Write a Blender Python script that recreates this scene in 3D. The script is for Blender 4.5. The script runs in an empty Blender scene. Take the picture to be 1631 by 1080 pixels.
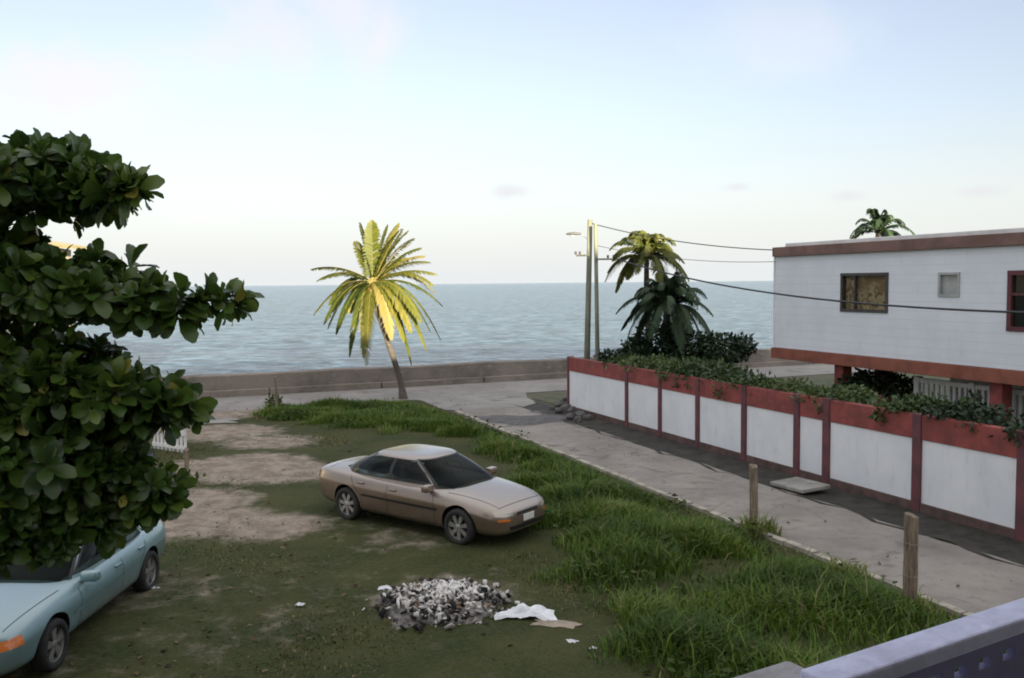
import bpy, bmesh, math, random
import numpy as np
from mathutils import Vector, Matrix
from mathutils.bvhtree import BVHTree
R = math.radians
random.seed(7); rng = np.random.default_rng(11)
S = bpy.context.scene; COL = S.collection

# ------------------------------------------------------------------ camera
FPX = 1400.0; CAMH = 4.75
pitch = math.atan((540-451)/FPX); roll = R(0.55)
F = Vector((0, math.cos(pitch), -math.sin(pitch)))
R0 = Vector((1,0,0)); U0 = R0.cross(F)
RT = R0*math.cos(roll) - U0*math.sin(roll); UP = U0*math.cos(roll) + R0*math.sin(roll)
EYE = Vector((0,0,CAMH))
cd = bpy.data.cameras.new('camera'); cam = bpy.data.objects.new('camera', cd); COL.objects.link(cam)
m = Matrix.Identity(4)
for i in range(3): m[i][0]=RT[i]; m[i][1]=UP[i]; m[i][2]=-F[i]; m[i][3]=EYE[i]
cam.matrix_world = m
cd.lens = FPX/1631*36; cd.sensor_width = 36; cd.sensor_fit='HORIZONTAL'; cd.clip_start=0.05; cd.clip_end=60000
S.camera = cam
def ray(px,py): return (F*FPX + RT*(px-815.5) - UP*(py-540)).normalized()
def gp(px,py,z=0.0):
    d = ray(px,py); return EYE + d*((z-CAMH)/d.z)
def at(px,py,Y):
    d = ray(px,py); return EYE + d*(Y/d.y)
ang = -R(67.2)
A = Vector((math.cos(ang), math.sin(ang),0))      # along the lane, towards the viewer
N = Vector((-A.y, A.x, 0))                        # across the lane, to the right
def onN(px,py,t):
    d = ray(px,py); return EYE + d*(t/ d.dot(N))
def ST(s,t,z=0.0): return -A*s + N*t + Vector((0,0,z))

# ------------------------------------------------------------------ materials
def nodes(name):
    mt = bpy.data.materials.new(name); mt.use_nodes = True
    nt = mt.node_tree; return mt, nt, nt.nodes['Principled BSDF']
def lin(c): return (c[0],c[1],c[2],1)
def nd(nt, typ, **kw):
    n = nt.nodes.new(typ)
    for k,v in kw.items():
        if k in n.inputs: n.inputs[k].default_value = v
        else: setattr(n,k,v)
    return n
def mixc(nt, fac, a, b, blend='MIX'):
    n = nt.nodes.new('ShaderNodeMix'); n.data_type='RGBA'; n.blend_type=blend
    def put(i,v):
        if isinstance(v,(tuple,list)): n.inputs[i].default_value = lin(v)
        elif isinstance(v,(int,float)): n.inputs[i].default_value = v
        else: nt.links.new(v, n.inputs[i])
    put(0,fac); put(6,a); put(7,b); return n.outputs[2]
def noise(nt, scale, detail=4, rough=.6, coord='Object', stretch=None, dist=0):
    tc = nt.nodes.new('ShaderNodeTexCoord'); v = tc.outputs[coord]
    if stretch:
        mp = nt.nodes.new('ShaderNodeMapping'); mp.inputs['Scale'].default_value = stretch
        nt.links.new(v, mp.inputs[0]); v = mp.outputs[0]
    n = nd(nt,'ShaderNodeTexNoise', Scale=scale, Detail=detail, Roughness=rough, Distortion=dist)
    nt.links.new(v, n.inputs['Vector']); return n.outputs['Fac']
def ramp(nt, fac, a, b):
    n = nt.nodes.new('ShaderNodeMapRange'); n.interpolation_type='SMOOTHSTEP'
    n.inputs['From Min'].default_value=a; n.inputs['From Max'].default_value=b
    nt.links.new(fac, n.inputs['Value']); return n.outputs[0]
def bump(nt, b, h, strength, dist=.02):
    n = nd(nt,'ShaderNodeBump', Strength=strength, Distance=dist); nt.links.new(h, n.inputs['Height'])
    nt.links.new(n.outputs[0], b.inputs['Normal'])
def plain(name, c, rough=.7, var=.25, scale=6, metal=0, coat=0, bmp=0, spec=.5, c2=None, stretch=None, coord='Object', ior=None):
    mt, nt, b = nodes(name)
    f = noise(nt, scale, 5, .65, coord, stretch)
    dk = c2 or tuple(x*(1-var) for x in c); lt = tuple(min(1,x*(1+var*.5)) for x in c)
    col = mixc(nt, ramp(nt,f,.3,.7), dk, lt)
    nt.links.new(col, b.inputs['Base Color'])
    b.inputs['Roughness'].default_value=rough; b.inputs['Metallic'].default_value=metal
    b.inputs['Specular IOR Level'].default_value=spec
    if coat: b.inputs['Coat Weight'].default_value=coat; b.inputs['Coat Roughness'].default_value=.08
    if bmp: bump(nt,b,noise(nt,scale*4,4,.6,coord,stretch),bmp)
    return mt
def leafmat(name, stops, trans=.25, rough=.5, spec=.35):
    mt, nt, b = nodes(name)
    at_ = nd(nt,'ShaderNodeAttribute'); at_.attribute_name='rnd'
    cr = nt.nodes.new('ShaderNodeValToRGB'); el = cr.color_ramp.elements
    while len(el) < len(stops): el.new(.5)
    for e,(p,c) in zip(el,stops): e.position=p; e.color=lin(c)
    nt.links.new(at_.outputs['Fac'], cr.inputs[0]); nt.links.new(cr.outputs[0], b.inputs['Base Color'])
    b.inputs['Roughness'].default_value=rough; b.inputs['Specular IOR Level'].default_value=spec
    tr = nt.nodes.new('ShaderNodeBsdfTranslucent'); nt.links.new(cr.outputs[0], tr.inputs[0])
    mx = nt.nodes.new('ShaderNodeMixShader'); mx.inputs[0].default_value=trans
    nt.links.new(b.outputs[0], mx.inputs[1]); nt.links.new(tr.outputs[0], mx.inputs[2])
    nt.links.new(mx.outputs[0], nt.nodes['Material Output'].inputs['Surface'])
    return mt

M = {}
# ------------------------------------------------------------------ mesh helpers
class MB:
    def __init__(s): s.v=[]; s.f=[]; s.mi=[]
    def add(s, vs, fs, mi=0):
        o=len(s.v); s.v += [tuple(p) for p in vs]; s.f += [tuple(i+o for i in f) for f in fs]; s.mi += [mi]*len(fs); return s
    def box(s, x0,x1,y0,y1,z0,z1, mi=0, bev=0):
        if bev:
            b=bev; vs=[]; 
            bm=bmesh.new(); bmesh.ops.create_cube(bm,size=1)
            for v in bm.verts: v.co=Vector(((x0+x1)/2+v.co.x*(x1-x0),(y0+y1)/2+v.co.y*(y1-y0),(z0+z1)/2+v.co.z*(z1-z0)))
            bmesh.ops.bevel(bm,geom=list(bm.edges),offset=b,segments=2,affect='EDGES',profile=.5)
            bm.verts.index_update(); s.add([v.co for v in bm.verts],[[v.index for v in f.verts] for f in bm.faces],mi); bm.free(); return s
        vs=[(x,y,z) for z in (z0,z1) for y in (y0,y1) for x in (x0,x1)]
        return s.add(vs,[(0,2,3,1),(4,5,7,6),(0,1,5,4),(2,6,7,3),(0,4,6,2),(1,3,7,5)],mi)
    def quad(s,a,b,c,d,mi=0): return s.add([a,b,c,d],[(0,1,2,3)],mi)
    def tube(s, pts, rad, n=10, mi=0, jitter=0, cap=True):
        pts=[Vector(p) for p in pts]; k=len(pts)
        if not hasattr(rad,'__len__'): rad=[rad]*k
        vs=[]; ref=None
        for i,p in enumerate(pts):
            t=(pts[min(i+1,k-1)]-pts[max(i-1,0)]).normalized()
            if ref is None: ref = Vector((1,0,0)) if abs(t.x)<.8 else Vector((0,1,0))
            a=(ref-t*ref.dot(t)).normalized(); ref=a; b=t.cross(a)
            for j in range(n):
                q=2*math.pi*j/n; r=rad[i]*(1+random.uniform(-jitter,jitter))
                vs.append(p+a*math.cos(q)*r+b*math.sin(q)*r)
        fs=[(i*n+j,i*n+(j+1)%n,(i+1)*n+(j+1)%n,(i+1)*n+j) for i in range(k-1) for j in range(n)]
        if cap: fs += [tuple(range(n-1,-1,-1)), tuple(range((k-1)*n,k*n))]
        return s.add(vs,fs,mi)
    def lathe(s, prof, n=28, axis='y', c=(0,0,0), mi=0):
        vs=[]; k=len(prof)
        for (r,h) in prof:
            for j in range(n):
                q=2*math.pi*j/n
                if axis=='y': vs.append((c[0]+r*math.cos(q), c[1]+h, c[2]+r*math.sin(q)))
                else: vs.append((c[0]+r*math.cos(q), c[1]+r*math.sin(q), c[2]+h))
        fs=[(i*n+j,i*n+(j+1)%n,(i+1)*n+(j+1)%n,(i+1)*n+j) for i in range(k-1) for j in range(n)]
        return s.add(vs,fs,mi)
    def build(s, name, mat, parent=None, smooth=False, auto=None):
        me=bpy.data.meshes.new(name); me.from_pydata(s.v,[],s.f)
        mats = mat if isinstance(mat,(list,tuple)) else [mat]
        for q in mats: me.materials.append(q)
        if any(s.mi): me.polygons.foreach_set('material_index', s.mi)
        bm=bmesh.new(); bm.from_mesh(me); bmesh.ops.recalc_face_normals(bm,faces=bm.faces)
        if auto is not None:
            for e in bm.edges:
                if len(e.link_faces)==2 and e.calc_face_angle(0)>auto: e.smooth=False
        bm.to_mesh(me); bm.free()
        if smooth or auto is not None: me.polygons.foreach_set('use_smooth',[True]*len(me.polygons))
        return link(name, me, parent)
def link(name, me, parent=None):
    o=bpy.data.objects.new(name, me); COL.objects.link(o)
    if parent is not None: o.parent=parent
    return o
def tag(o,label,cat,group=None):
    o['label']=label; o['category']=cat
    if group: o['group']=group
    return o
def thing(name,label,cat,loc=(0,0,0),rotz=0,group=None):
    o=bpy.data.objects.new(name,None); COL.objects.link(o); o.empty_display_size=.2
    o.location=loc; o.rotation_euler=(0,0,rotz); return tag(o,label,cat,group)
def struct(o): o['kind']='structure'; return o
def stuff(o): o['kind']='stuff'; return o
def fast(name, verts, faces, rnd, mat, parent=None, smooth=False):
    """verts (n,3); faces list of equal-size index arrays; rnd one value per face"""
    me=bpy.data.meshes.new(name); me.vertices.add(len(verts)); me.vertices.foreach_set('co', np.asarray(verts,np.float32).ravel())
    tot=np.concatenate([np.full(len(f), f.shape[1]) for f in faces]); idx=np.concatenate([f.ravel() for f in faces])
    me.loops.add(len(idx)); me.loops.foreach_set('vertex_index', idx.astype(np.int32))
    me.polygons.add(len(tot)); st=np.concatenate([[0],np.cumsum(tot)[:-1]])
    me.polygons.foreach_set('loop_start', st.astype(np.int32)); me.polygons.foreach_set('loop_total', tot.astype(np.int32))
    if smooth: me.polygons.foreach_set('use_smooth', np.ones(len(tot),bool))
    if rnd is not None:
        a=me.attributes.new('rnd','FLOAT','FACE'); a.data.foreach_set('value', np.asarray(rnd,np.float32))
    me.materials.append(mat); me.update(calc_edges=True); return link(name, me, parent)
def norm(a): return a/np.maximum(np.linalg.norm(a,axis=-1,keepdims=True),1e-9)
def instances(tv, tf, pos, L, Wd, Nn, sc):
    """template verts (k,3) as (along, across, normal)"""
    k=len(tv); n=len(pos)
    v = pos[:,None,:] + sc[:,None,None]*(tv[None,:,0:1]*L[:,None,:]+tv[None,:,1:2]*Wd[:,None,:]+tv[None,:,2:3]*Nn[:,None,:])
    f = (np.arange(n)[:,None,None]*k + tf[None,:,:]).reshape(-1, tf.shape[1])
    return v.reshape(-1,3), f
# broad almond-like leaf
_r=[(0,.03,0),(.25,.15,.03),(.55,.27,.04),(.82,.25,.0),(1,.07,-.06)]
LEAF_V=np.array([p for (x,w,z) in _r for p in ((x,-w,z+w*.28),(x,0,z),(x,w,z+w*.28))])
LEAF_F=np.array([q for i in range(4) for q in ((3*i,3*i+1,3*i+4,3*i+3),(3*i+1,3*i+2,3*i+5,3*i+4))])
# small leaf : 2 quads
SL_V=np.array([(0,0,0),(.5,-.28,.05),(1,0,-.05),(.5,.28,.05)]); SL_F=np.array([(0,1,2,3)])
def cloud(ells, n, size, flat=.5, shell=.55):
    """points in a union of ellipsoids, leaf frames leaning outward and up"""
    vol=np.array([e[3]*e[4]*e[5] for e in ells])**.75; pick=rng.choice(len(ells), n, p=vol/vol.sum())
    E=np.array(ells)[pick]; d=norm(rng.normal(size=(n,3))); r=(shell+(1-shell)*rng.random(n))**.8*(1+rng.normal(size=n)*.07)
    pos=E[:,:3]+d*r[:,None]*E[:,3:6]
    L=norm(d*.7+rng.normal(size=(n,3))*.6+np.array([0,0,-.15])); up=norm(d*.6+rng.normal(size=(n,3))*.5+np.array([0,0,flat]))
    W=norm(np.cross(up,L)); Nn=np.cross(L,W); sc=size*(.6+.8*rng.random(n))
    return pos,L,W,Nn,sc
def clump_rnd(pos, sc=1.1):
    q=np.sin(pos[:,0]*2.1/sc+1.3*np.sin(pos[:,1]*1.7/sc))+np.sin(pos[:,2]*2.7/sc+pos[:,1]*1.1/sc)
    return np.clip(.5+.16*q+rng.normal(size=len(pos))*.17,0,1)
def leafy(name, ells, n, size, mat, parent, base, flat=.5, shell=.55, big=False, smooth=True):
    p,L,W,Nn,sc=cloud(ells,n,size,flat,shell); tv,tf=(LEAF_V,LEAF_F) if big else (SL_V,SL_F)
    v,f=instances(tv,tf,p-np.array(base),L,W,Nn,sc)
    return fast(name,v,[f],np.repeat(clump_rnd(p),len(tf)),mat,parent,smooth)
# ------------------------------------------------------------------ light and sky
SUN_EL=R(7.5); TOSUN=Vector((.30,-.954,0)).normalized()*math.cos(SUN_EL)+Vector((0,0,math.sin(SUN_EL)))
W=bpy.data.worlds.new('World'); S.world=W; W.use_nodes=True; nt=W.node_tree
bg=nt.nodes['Background']; sky=nt.nodes.new('ShaderNodeTexSky'); sky.sky_type='NISHITA'; sky.sun_disc=False
sky.sun_elevation=SUN_EL; sky.sun_rotation=math.atan2(TOSUN.x,TOSUN.y); sky.altitude=0
sky.air_density=1.0; sky.dust_density=1.6; sky.ozone_density=1.6
tc=nt.nodes.new('ShaderNodeTexCoord')
sx=nt.nodes.new('ShaderNodeSeparateXYZ'); nt.links.new(tc.outputs['Generated'],sx.inputs[0])
cn=nd(nt,'ShaderNodeTexNoise',Scale=9.0,Detail=6.0,Roughness=.6,Distortion=.5); nt.links.new(tc.outputs['Generated'],cn.inputs['Vector'])
def cloudlet(px,py,r,flat,strength):
    d=ray(px,py); sb_=nt.nodes.new('ShaderNodeVectorMath'); sb_.operation='SUBTRACT'; sb_.inputs[1].default_value=d; nt.links.new(tc.outputs['Generated'],sb_.inputs[0])
    ml=nt.nodes.new('ShaderNodeVectorMath'); ml.operation='MULTIPLY'; ml.inputs[1].default_value=(1,1,flat); nt.links.new(sb_.outputs[0],ml.inputs[0])
    ln=nt.nodes.new('ShaderNodeVectorMath'); ln.operation='LENGTH'; nt.links.new(ml.outputs[0],ln.inputs[0])
    a=nd(nt,'ShaderNodeMath',operation='MULTIPLY_ADD'); a.inputs[1].default_value=-1.0/r; a.inputs[2].default_value=.5; nt.links.new(ln.outputs['Value'],a.inputs[0])
    b_=nd(nt,'ShaderNodeMath',operation='ADD'); nt.links.new(a.outputs[0],b_.inputs[0]); nt.links.new(cn.outputs['Fac'],b_.inputs[1])
    m_=nd(nt,'ShaderNodeMath',operation='MULTIPLY'); m_.inputs[1].default_value=strength; nt.links.new(ramp(nt,b_.outputs[0],.45,1.0),m_.inputs[0]); return m_.outputs[0]
hsv=nt.nodes.new('ShaderNodeHueSaturation'); hsv.inputs['Saturation'].default_value=.62; nt.links.new(sky.outputs[0],hsv.inputs['Color'])
ab_=nd(nt,'ShaderNodeMath',operation='ABSOLUTE'); nt.links.new(sx.outputs[2],ab_.inputs[0])
hzf=nd(nt,'ShaderNodeMath',operation='MULTIPLY'); hzf.inputs[1].default_value=.9; nt.links.new(ramp(nt,ab_.outputs[0],.21,-.02),hzf.inputs[0])
tint=mixc(nt,1.0,hsv.outputs[0],(.62,.59,.63),'MULTIPLY')
hazed=mixc(nt,hzf.outputs[0],tint,(1.86,1.95,1.98))
CLOUDMIX=hazed
for (px,py,r,fl,st_,c) in ((440,55,.24,1.6,.55,(2.08,1.92,1.92)),(560,20,.18,2.0,.5,(2.08,1.92,1.92)),(110,140,.2,1.8,.7,(2.08,1.90,1.92)),(1250,60,.25,2.2,.3,(2.02,2.0,2.03)),(815,305,.075,3.0,.75,(1.70,1.66,1.74)),(1172,298,.045,3,.7,(1.70,1.66,1.74)),(1350,312,.05,3,.6,(1.70,1.66,1.74)),(1560,305,.06,3.2,.65,(1.70,1.66,1.74)),(330,350,.09,4,.45,(2.1,2.0,2.05))):
    CLOUDMIX=mixc(nt,cloudlet(px,py,r,fl,st_),CLOUDMIX,c)
# bright fill added to the unseen sky overhead and behind the viewer
ny=nd(nt,'ShaderNodeMath',operation='MULTIPLY'); ny.inputs[1].default_value=-1; nt.links.new(sx.outputs[1],ny.inputs[0])
mx_=nd(nt,'ShaderNodeMath',operation='MAXIMUM'); nt.links.new(ramp(nt,sx.outputs[2],.40,.72),mx_.inputs[0]); nt.links.new(ramp(nt,ny.outputs[0],-.05,.6),mx_.inputs[1])
SKY_FILL=mixc(nt,mx_.outputs[0],CLOUDMIX,(2.35,2.35,2.42)); nt.links.new(SKY_FILL,bg.inputs[0])
bg.inputs[1].default_value=.10
sl=bpy.data.lights.new('sun','SUN'); sl.energy=3.4; sl.angle=R(.6); sl.color=(1,.85,.58)
so=bpy.data.objects.new('sun',sl); COL.objects.link(so); so.rotation_euler=TOSUN.to_track_quat('Z','Y').to_euler(); so.location=(10,-20,30)
S.view_settings.view_transform='Standard'; S.view_settings.look='None'; S.view_settings.exposure=2.28; S.view_settings.gamma=1
S.cycles.max_bounces=6; S.cycles.diffuse_bounces=3; S.cycles.transparent_max_bounces=8; S.cycles.filter_width=1.9

# ------------------------------------------------------------------ ground
S_WALL=39.5; S_LOT=34.6; T_LANE=10.6; T_DRAIN=13.3; T_WALL=14.5; T_HOUSE=18.2
mt,nt,b=nodes('earth'); f=noise(nt,.6,6,.65); f2=noise(nt,9,5,.7)
nt.links.new(mixc(nt,f2,mixc(nt,ramp(nt,f,.35,.65),(.09,.085,.045),(.16,.125,.09)),(.05,.055,.028)),b.inputs['Base Color']); b.inputs['Roughness'].default_value=.95
bump(nt,b,f2,.5,.04); M['earth']=mt
g=MB(); g.quad(ST(-300,-400,-.02),ST(-300,400,-.02),ST(S_WALL+.3,400,-.02),ST(S_WALL+.3,-400,-.02)); struct(g.build('ground',M['earth']))
# sea
mt,nt,b=nodes('sea_water'); b.inputs['Roughness'].default_value=.16; b.inputs['IOR'].default_value=1.33; b.inputs['Specular IOR Level'].default_value=.38
wv=noise(nt,.62,5,.65,stretch=(.8,1.0,1),dist=.6); wv2=noise(nt,.045,4,.55,stretch=(.5,2.2,1)); wv3=noise(nt,1.3,3,.6,stretch=(.7,2.0,1))
nt.links.new(mixc(nt,ramp(nt,wv,.40,.64),(.014,.05,.085),(.15,.255,.345)),b.inputs['Base Color'])  # ripple highlights and dark troughs painted into the base colour
ma=nd(nt,'ShaderNodeMath',operation='MULTIPLY_ADD'); ma.inputs[1].default_value=2.5; nt.links.new(wv2,ma.inputs[0]); nt.links.new(wv,ma.inputs[2])
ma2=nd(nt,'ShaderNodeMath',operation='MULTIPLY_ADD'); ma2.inputs[1].default_value=.25; nt.links.new(wv3,ma2.inputs[0]); nt.links.new(ma.outputs[0],ma2.inputs[2])
bump(nt,b,ma2.outputs[0],1.0,1.2); M['sea']=mt
g=MB(); g.quad(ST(S_WALL+.3,-30000,-1.1),ST(S_WALL+.3,30000,-1.1),ST(42000,30000,-1.1),ST(42000,-30000,-1.1)); sea=struct(g.build('sea',M['sea']))
# the open lot: bare sandy tracks through rough grass
DIRT=[(385,745,1.55,1.0),(350,690,1.5,1.0),(450,755,1.2,.85),(330,835,1.2,.8),(420,840,1.0,.75),(300,800,1.2,.9),(430,705,1.3,.65),(250,940,1.3,.30),(360,1000,1.8,.22),(500,930,1.5,.2),(150,1040,1.8,.2),(700,955,1.1,.42),(330,660,1.6,.9),(640,860,1.3,.3)]
DB=[(gp(x,y).x,gp(x,y).y,r,w) for x,y,r,w in DIRT]
def dirt(x,y):
    wob=.35*np.sin(x*2.1+1.7*np.sin(y*1.3))+.35*np.sin(y*2.6+x*.7)+.2*np.sin(x*5.3+y*4.1)
    d=np.zeros_like(x)
    for (cx,cy,r,w) in DB:
        q=np.hypot((x-cx)/1.25,(y-cy)/1.0)/r+wob*.16
        d=np.maximum(d,w*np.clip(1.5-q*1.05,0,1))
    return np.clip(d,0,1)
def tallmask(s,t):
    lo=np.interp(s,[6,10,15.5,20,22,26,28,30,33.5,34.6],[5.2,5.4,6.8,8.0,8.8,8.6,6.5,4.6,3.6,4.2])
    lo=lo+.35*np.sin(s*1.9)+.25*np.sin(s*4.3+1)
    hi=np.interp(s,[6,20,28,32,34.6],[10.5,10.5,10.45,9.8,8.6])
    return np.clip((t-lo)/.9,0,1)*np.clip((hi-t)/.25,0,1)
ns,ntt=230,180
ss=np.linspace(3,S_LOT+.2,ns); tt=np.linspace(-13,T_LANE-.12,ntt); SS,TT=np.meshgrid(ss,tt,indexing='ij')
LX=-A.x*SS+N.x*TT; LY=-A.y*SS+N.y*TT
hz=.012+.02*np.sin(LX*1.3+LY*.7)+.02*np.sin(LX*.6-LY*1.1)+.02; hz=hz*np.clip((T_LANE-.12-TT)*1.5,0,1)*np.clip((S_LOT+.2-SS)*1.2,0,1)+.002
hz=np.maximum(hz,.002)
vv=np.stack([LX,LY,hz],-1).reshape(-1,3); I=(np.arange(ns-1)[:,None]*ntt+np.arange(ntt-1)[None]).ravel()
q=np.stack([I,I+ntt,I+ntt+1,I+1],-1)
mt,nt,b=nodes('lot_soil'); a=nd(nt,'ShaderNodeAttribute'); a.attribute_name='bare'
n1=noise(nt,2.2,6,.7); n2=noise(nt,14,5,.7); n3=noise(nt,.7,4,.6); n4=noise(nt,38,3,.7)
grs=mixc(nt,ramp(nt,n3,.35,.65),(.030,.044,.012),(.060,.066,.022)); grs=mixc(nt,ramp(nt,n2,.42,.72),grs,(.075,.066,.036)); grs=mixc(nt,ramp(nt,n4,.50,.68),grs,(.020,.030,.010)); grs=mixc(nt,ramp(nt,n1,.58,.75),grs,(.09,.074,.048))
drt=mixc(nt,ramp(nt,n1,.35,.68),(.175,.14,.108),(.325,.275,.225)); drt=mixc(nt,ramp(nt,n2,.5,.8),drt,(.40,.35,.295)); drt=mixc(nt,ramp(nt,n4,.55,.75),drt,(.12,.10,.08))
mm=nd(nt,'ShaderNodeMath',operation='MULTIPLY_ADD'); mm.inputs[1].default_value=.85; nt.links.new(n1,mm.inputs[0]); nt.links.new(a.outputs['Fac'],mm.inputs[2])
nt.links.new(mixc(nt,ramp(nt,mm.outputs[0],.60,1.06),grs,drt),b.inputs['Base Color']); b.inputs['Roughness'].default_value=.95; b.inputs['Specular IOR Level'].default_value=.15
bump(nt,b,mixc(nt,.5,n2,n4),.7,.03); M['lot']=mt
lot=fast('lot_ground',vv,[q],None,mt,smooth=True); at_=lot.data.attributes.new('bare','FLOAT','POINT'); at_.data.foreach_set('value',dirt(LX.ravel(),LY.ravel()).astype(np.float32)); struct(lot)
# lane, coast road, drain
def roadmat(name,c1,c2,c3,sc=1.0):
    mt,nt,b=nodes(name); a1=noise(nt,.55*sc,5,.65); a2=noise(nt,4*sc,6,.72); a3=noise(nt,30,3,.7); a4=noise(nt,1.1*sc,3,.5,stretch=(1,1,1),dist=1.2)
    c=mixc(nt,ramp(nt,a1,.3,.7),c1,c2); c=mixc(nt,ramp(nt,a2,.52,.75),c,c3); c=mixc(nt,ramp(nt,a4,.52,.80),c,tuple(x*.66 for x in c1)); c=mixc(nt,ramp(nt,a3,.58,.75),c,tuple(x*.7 for x in c1))
    nt.links.new(c,b.inputs['Base Color']); b.inputs['Roughness'].default_value=.9; b.inputs['Specular IOR Level'].default_value=.25; bump(nt,b,mixc(nt,.5,a2,a3),.5,.02); return mt
M['lane']=roadmat('lane_gravel',(.20,.182,.165),(.30,.272,.245),(.15,.136,.122)); M['coast']=roadmat('coast_road_concrete',(.225,.208,.195),(.31,.29,.27),(.17,.158,.148),.8)
def wobble_strip(name,s0,s1,t0,t1,z,mat,n=60,am=.08,far=0):
    g=MB(); vs=[]
    for i in range(n+1):
        s=s0+(s1-s0)*i/n; w0=am*math.sin(s*1.7)+am*.7*math.sin(s*4.1); w1=am*math.sin(s*1.3+2)+am*.7*math.sin(s*3.7)
        vs += [ST(s,t0+w0,z),ST(s,t1+w1,z)]
    g.add(vs,[(2*i,2*i+1,2*i+3,2*i+2) for i in range(n)]); return struct(g.build(name,mat))
wobble_strip('lane',-6,S_LOT+.4,T_LANE,T_DRAIN,.004,M['lane'],80,.05)
g=MB(); g.quad(ST(S_LOT+.1,-60,.0),ST(S_LOT+.1,60,.0),ST(S_WALL,60,.0),ST(S_WALL,-60,.0)); struct(g.build('coast_road',M['coast']))
# lane junction: lane surface meets the coast road beside the end of the wall
g=MB(); g.add([ST(31.4,9.9,.008),ST(30.6,13.2,.008),ST(31.5,14.3,.008),ST(33.2,14.6,.008),ST(35.6,15.6,.008),ST(36.6,12.2,.008),ST(35.8,8.0,.008),ST(34.2,8.5,.008)],[range(8)]); struct(g.build('road_junction',M['coast']))
M['kerb']=plain('kerb_concrete',(.36,.33,.27),.9,.45,3,bmp=.5)
g=MB(); k=46
for i in range(k):
    s0=-4+(30.4+4)*i/k; s1=-4+(30.4+4)*(i+1)/k-.03; w=random.uniform(-.025,.025); h=.075+random.uniform(-.015,.015)
    g.add([ST(s,t+w,z) for z in (-.05,h) for s in (s0,s1) for t in (T_LANE-.13,T_LANE+.02)],[(0,1,3,2),(4,6,7,5),(0,4,5,1),(2,3,7,6),(0,2,6,4),(1,5,7,3)])
struct(g.build('kerb',M['kerb']))
M['mud']=plain('drain_mud',(.038,.033,.026),.85,.5,2.2,bmp=.8,c2=(.008,.009,.007))  # shade of a deep trench painted into the near-black mud
g=MB(); n=70; vs=[]
for i in range(n+1):
    s=-4+(31.9+4)*i/n
    for t,z in ((T_DRAIN-.1,.012),(T_DRAIN+.12,-.006),(T_DRAIN+.4,-.012),(T_DRAIN+.85,-.010),(T_WALL-.06,.03)):
        vs.append(ST(s,t+.08*math.sin(s*2.3+t)+.06*math.sin(s*5+t*3)+.05*math.sin(s*9+t),z+ (.006*math.sin(s*3.1) if -.004<z<.02 else 0)))
g.add(vs,[(5*i+j,5*i+j+1,5*i+j+6,5*i+j+5) for i in range(n) for j in range(4)]); struct(g.build('roadside_drain',M['mud'],smooth=True))
M['yard']=plain('yard_soil',(.075,.085,.04),.95,.5,1.5,bmp=.5)
g=MB(); g.quad(ST(-6,T_WALL+.2,.002),ST(-6,60,.002),ST(33.0,60,.002),ST(33.0,T_WALL+.2,.002)); struct(g.build('yard',M['yard']))

# ------------------------------------------------------------------ sea wall
mt,nt,b=nodes('sea_wall_concrete'); a1=noise(nt,.35,5,.6); a2=noise(nt,2.5,6,.7,stretch=(1,1,2.5)); a3=noise(nt,14,4,.7)
c=mixc(nt,ramp(nt,a1,.32,.62),(.13,.114,.10),(.24,.208,.18)); c=mixc(nt,ramp(nt,a2,.5,.72),c,(.29,.255,.22)); c=mixc(nt,ramp(nt,a3,.55,.75),c,(.13,.10,.09)); nt.links.new(c,b.inputs['Base Color'])
b.inputs['Roughness'].default_value=.95; bump(nt,b,a2,.6,.05); M['seawall']=mt
sw=thing('sea_wall','long low weathered brown concrete wall between road and sea','wall',ST(S_WALL,0),math.atan2(N.y,N.x))
g=MB(); n=80; vs=[]
for i in range(n+1):
    x=-60+130*i/n; h=.93+.02*math.sin(x*.9)+.012*math.sin(x*3.1)
    vs += [(x,-.02,-.1),(x,.03+.01*math.sin(x*2),h-.05),(x,.09,h),(x,.48,h),(x,.55,-1.5)]
g.add(vs,[(5*i+j,5*i+j+1,5*i+j+6,5*i+j+5) for i in range(n) for j in range(4)]); g.build('wall_face',M['seawall'],sw,auto=R(40))
g=MB()
for i in range(26):
    x=-60+5*i; g.box(x+.02,x+4.97,-.34+random.uniform(-.03,.03),-.025,-.1,.27+random.uniform(-.02,.02),bev=.03)
g.build('footing',M['seawall'],sw)

# ------------------------------------------------------------------ boundary wall along the lane
M['white']=plain('white_wall_paint',(.72,.72,.72),.75,.10,1.3,bmp=.12,spec=.3)
mt,nt,b=nodes('grubby_white_paint'); a1=noise(nt,1.1,5,.6); a2=noise(nt,5,5,.7,stretch=(1,1,.25))
sxz=nt.nodes.new('ShaderNodeSeparateXYZ'); tcc=nt.nodes.new('ShaderNodeTexCoord'); nt.links.new(tcc.outputs['Object'],sxz.inputs[0])
c=mixc(nt,ramp(nt,a1,.3,.7),(.66,.685,.72),(.75,.765,.79)); c=mixc(nt,ramp(nt,a2,.50,.85),c,(.56,.55,.53)); nt.links.new(c,b.inputs['Base Color']); b.inputs['Roughness'].default_value=.8; bump(nt,b,a2,.15); M['panel']=mt
M['red']=plain('red_wall_paint',(.25,.056,.048),.75,.35,2.2,bmp=.25,c2=(.15,.04,.036))
M['maroon']=plain('maroon_post_paint',(.13,.04,.045),.7,.4,3,bmp=.2,c2=(.085,.035,.045))
M['plinth']=plain('stained_plinth',(.115,.065,.06),.9,.45,2.5,bmp=.4,c2=(.06,.045,.04))
W0=onN(906,652,T_WALL); W0.z=0
bw=thing('boundary_wall','white panelled wall with red top band and maroon posts along the lane','wall',W0,ang)
def wx(px,py): return (onN(px,py,T_WALL)-W0).dot(A)
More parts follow.
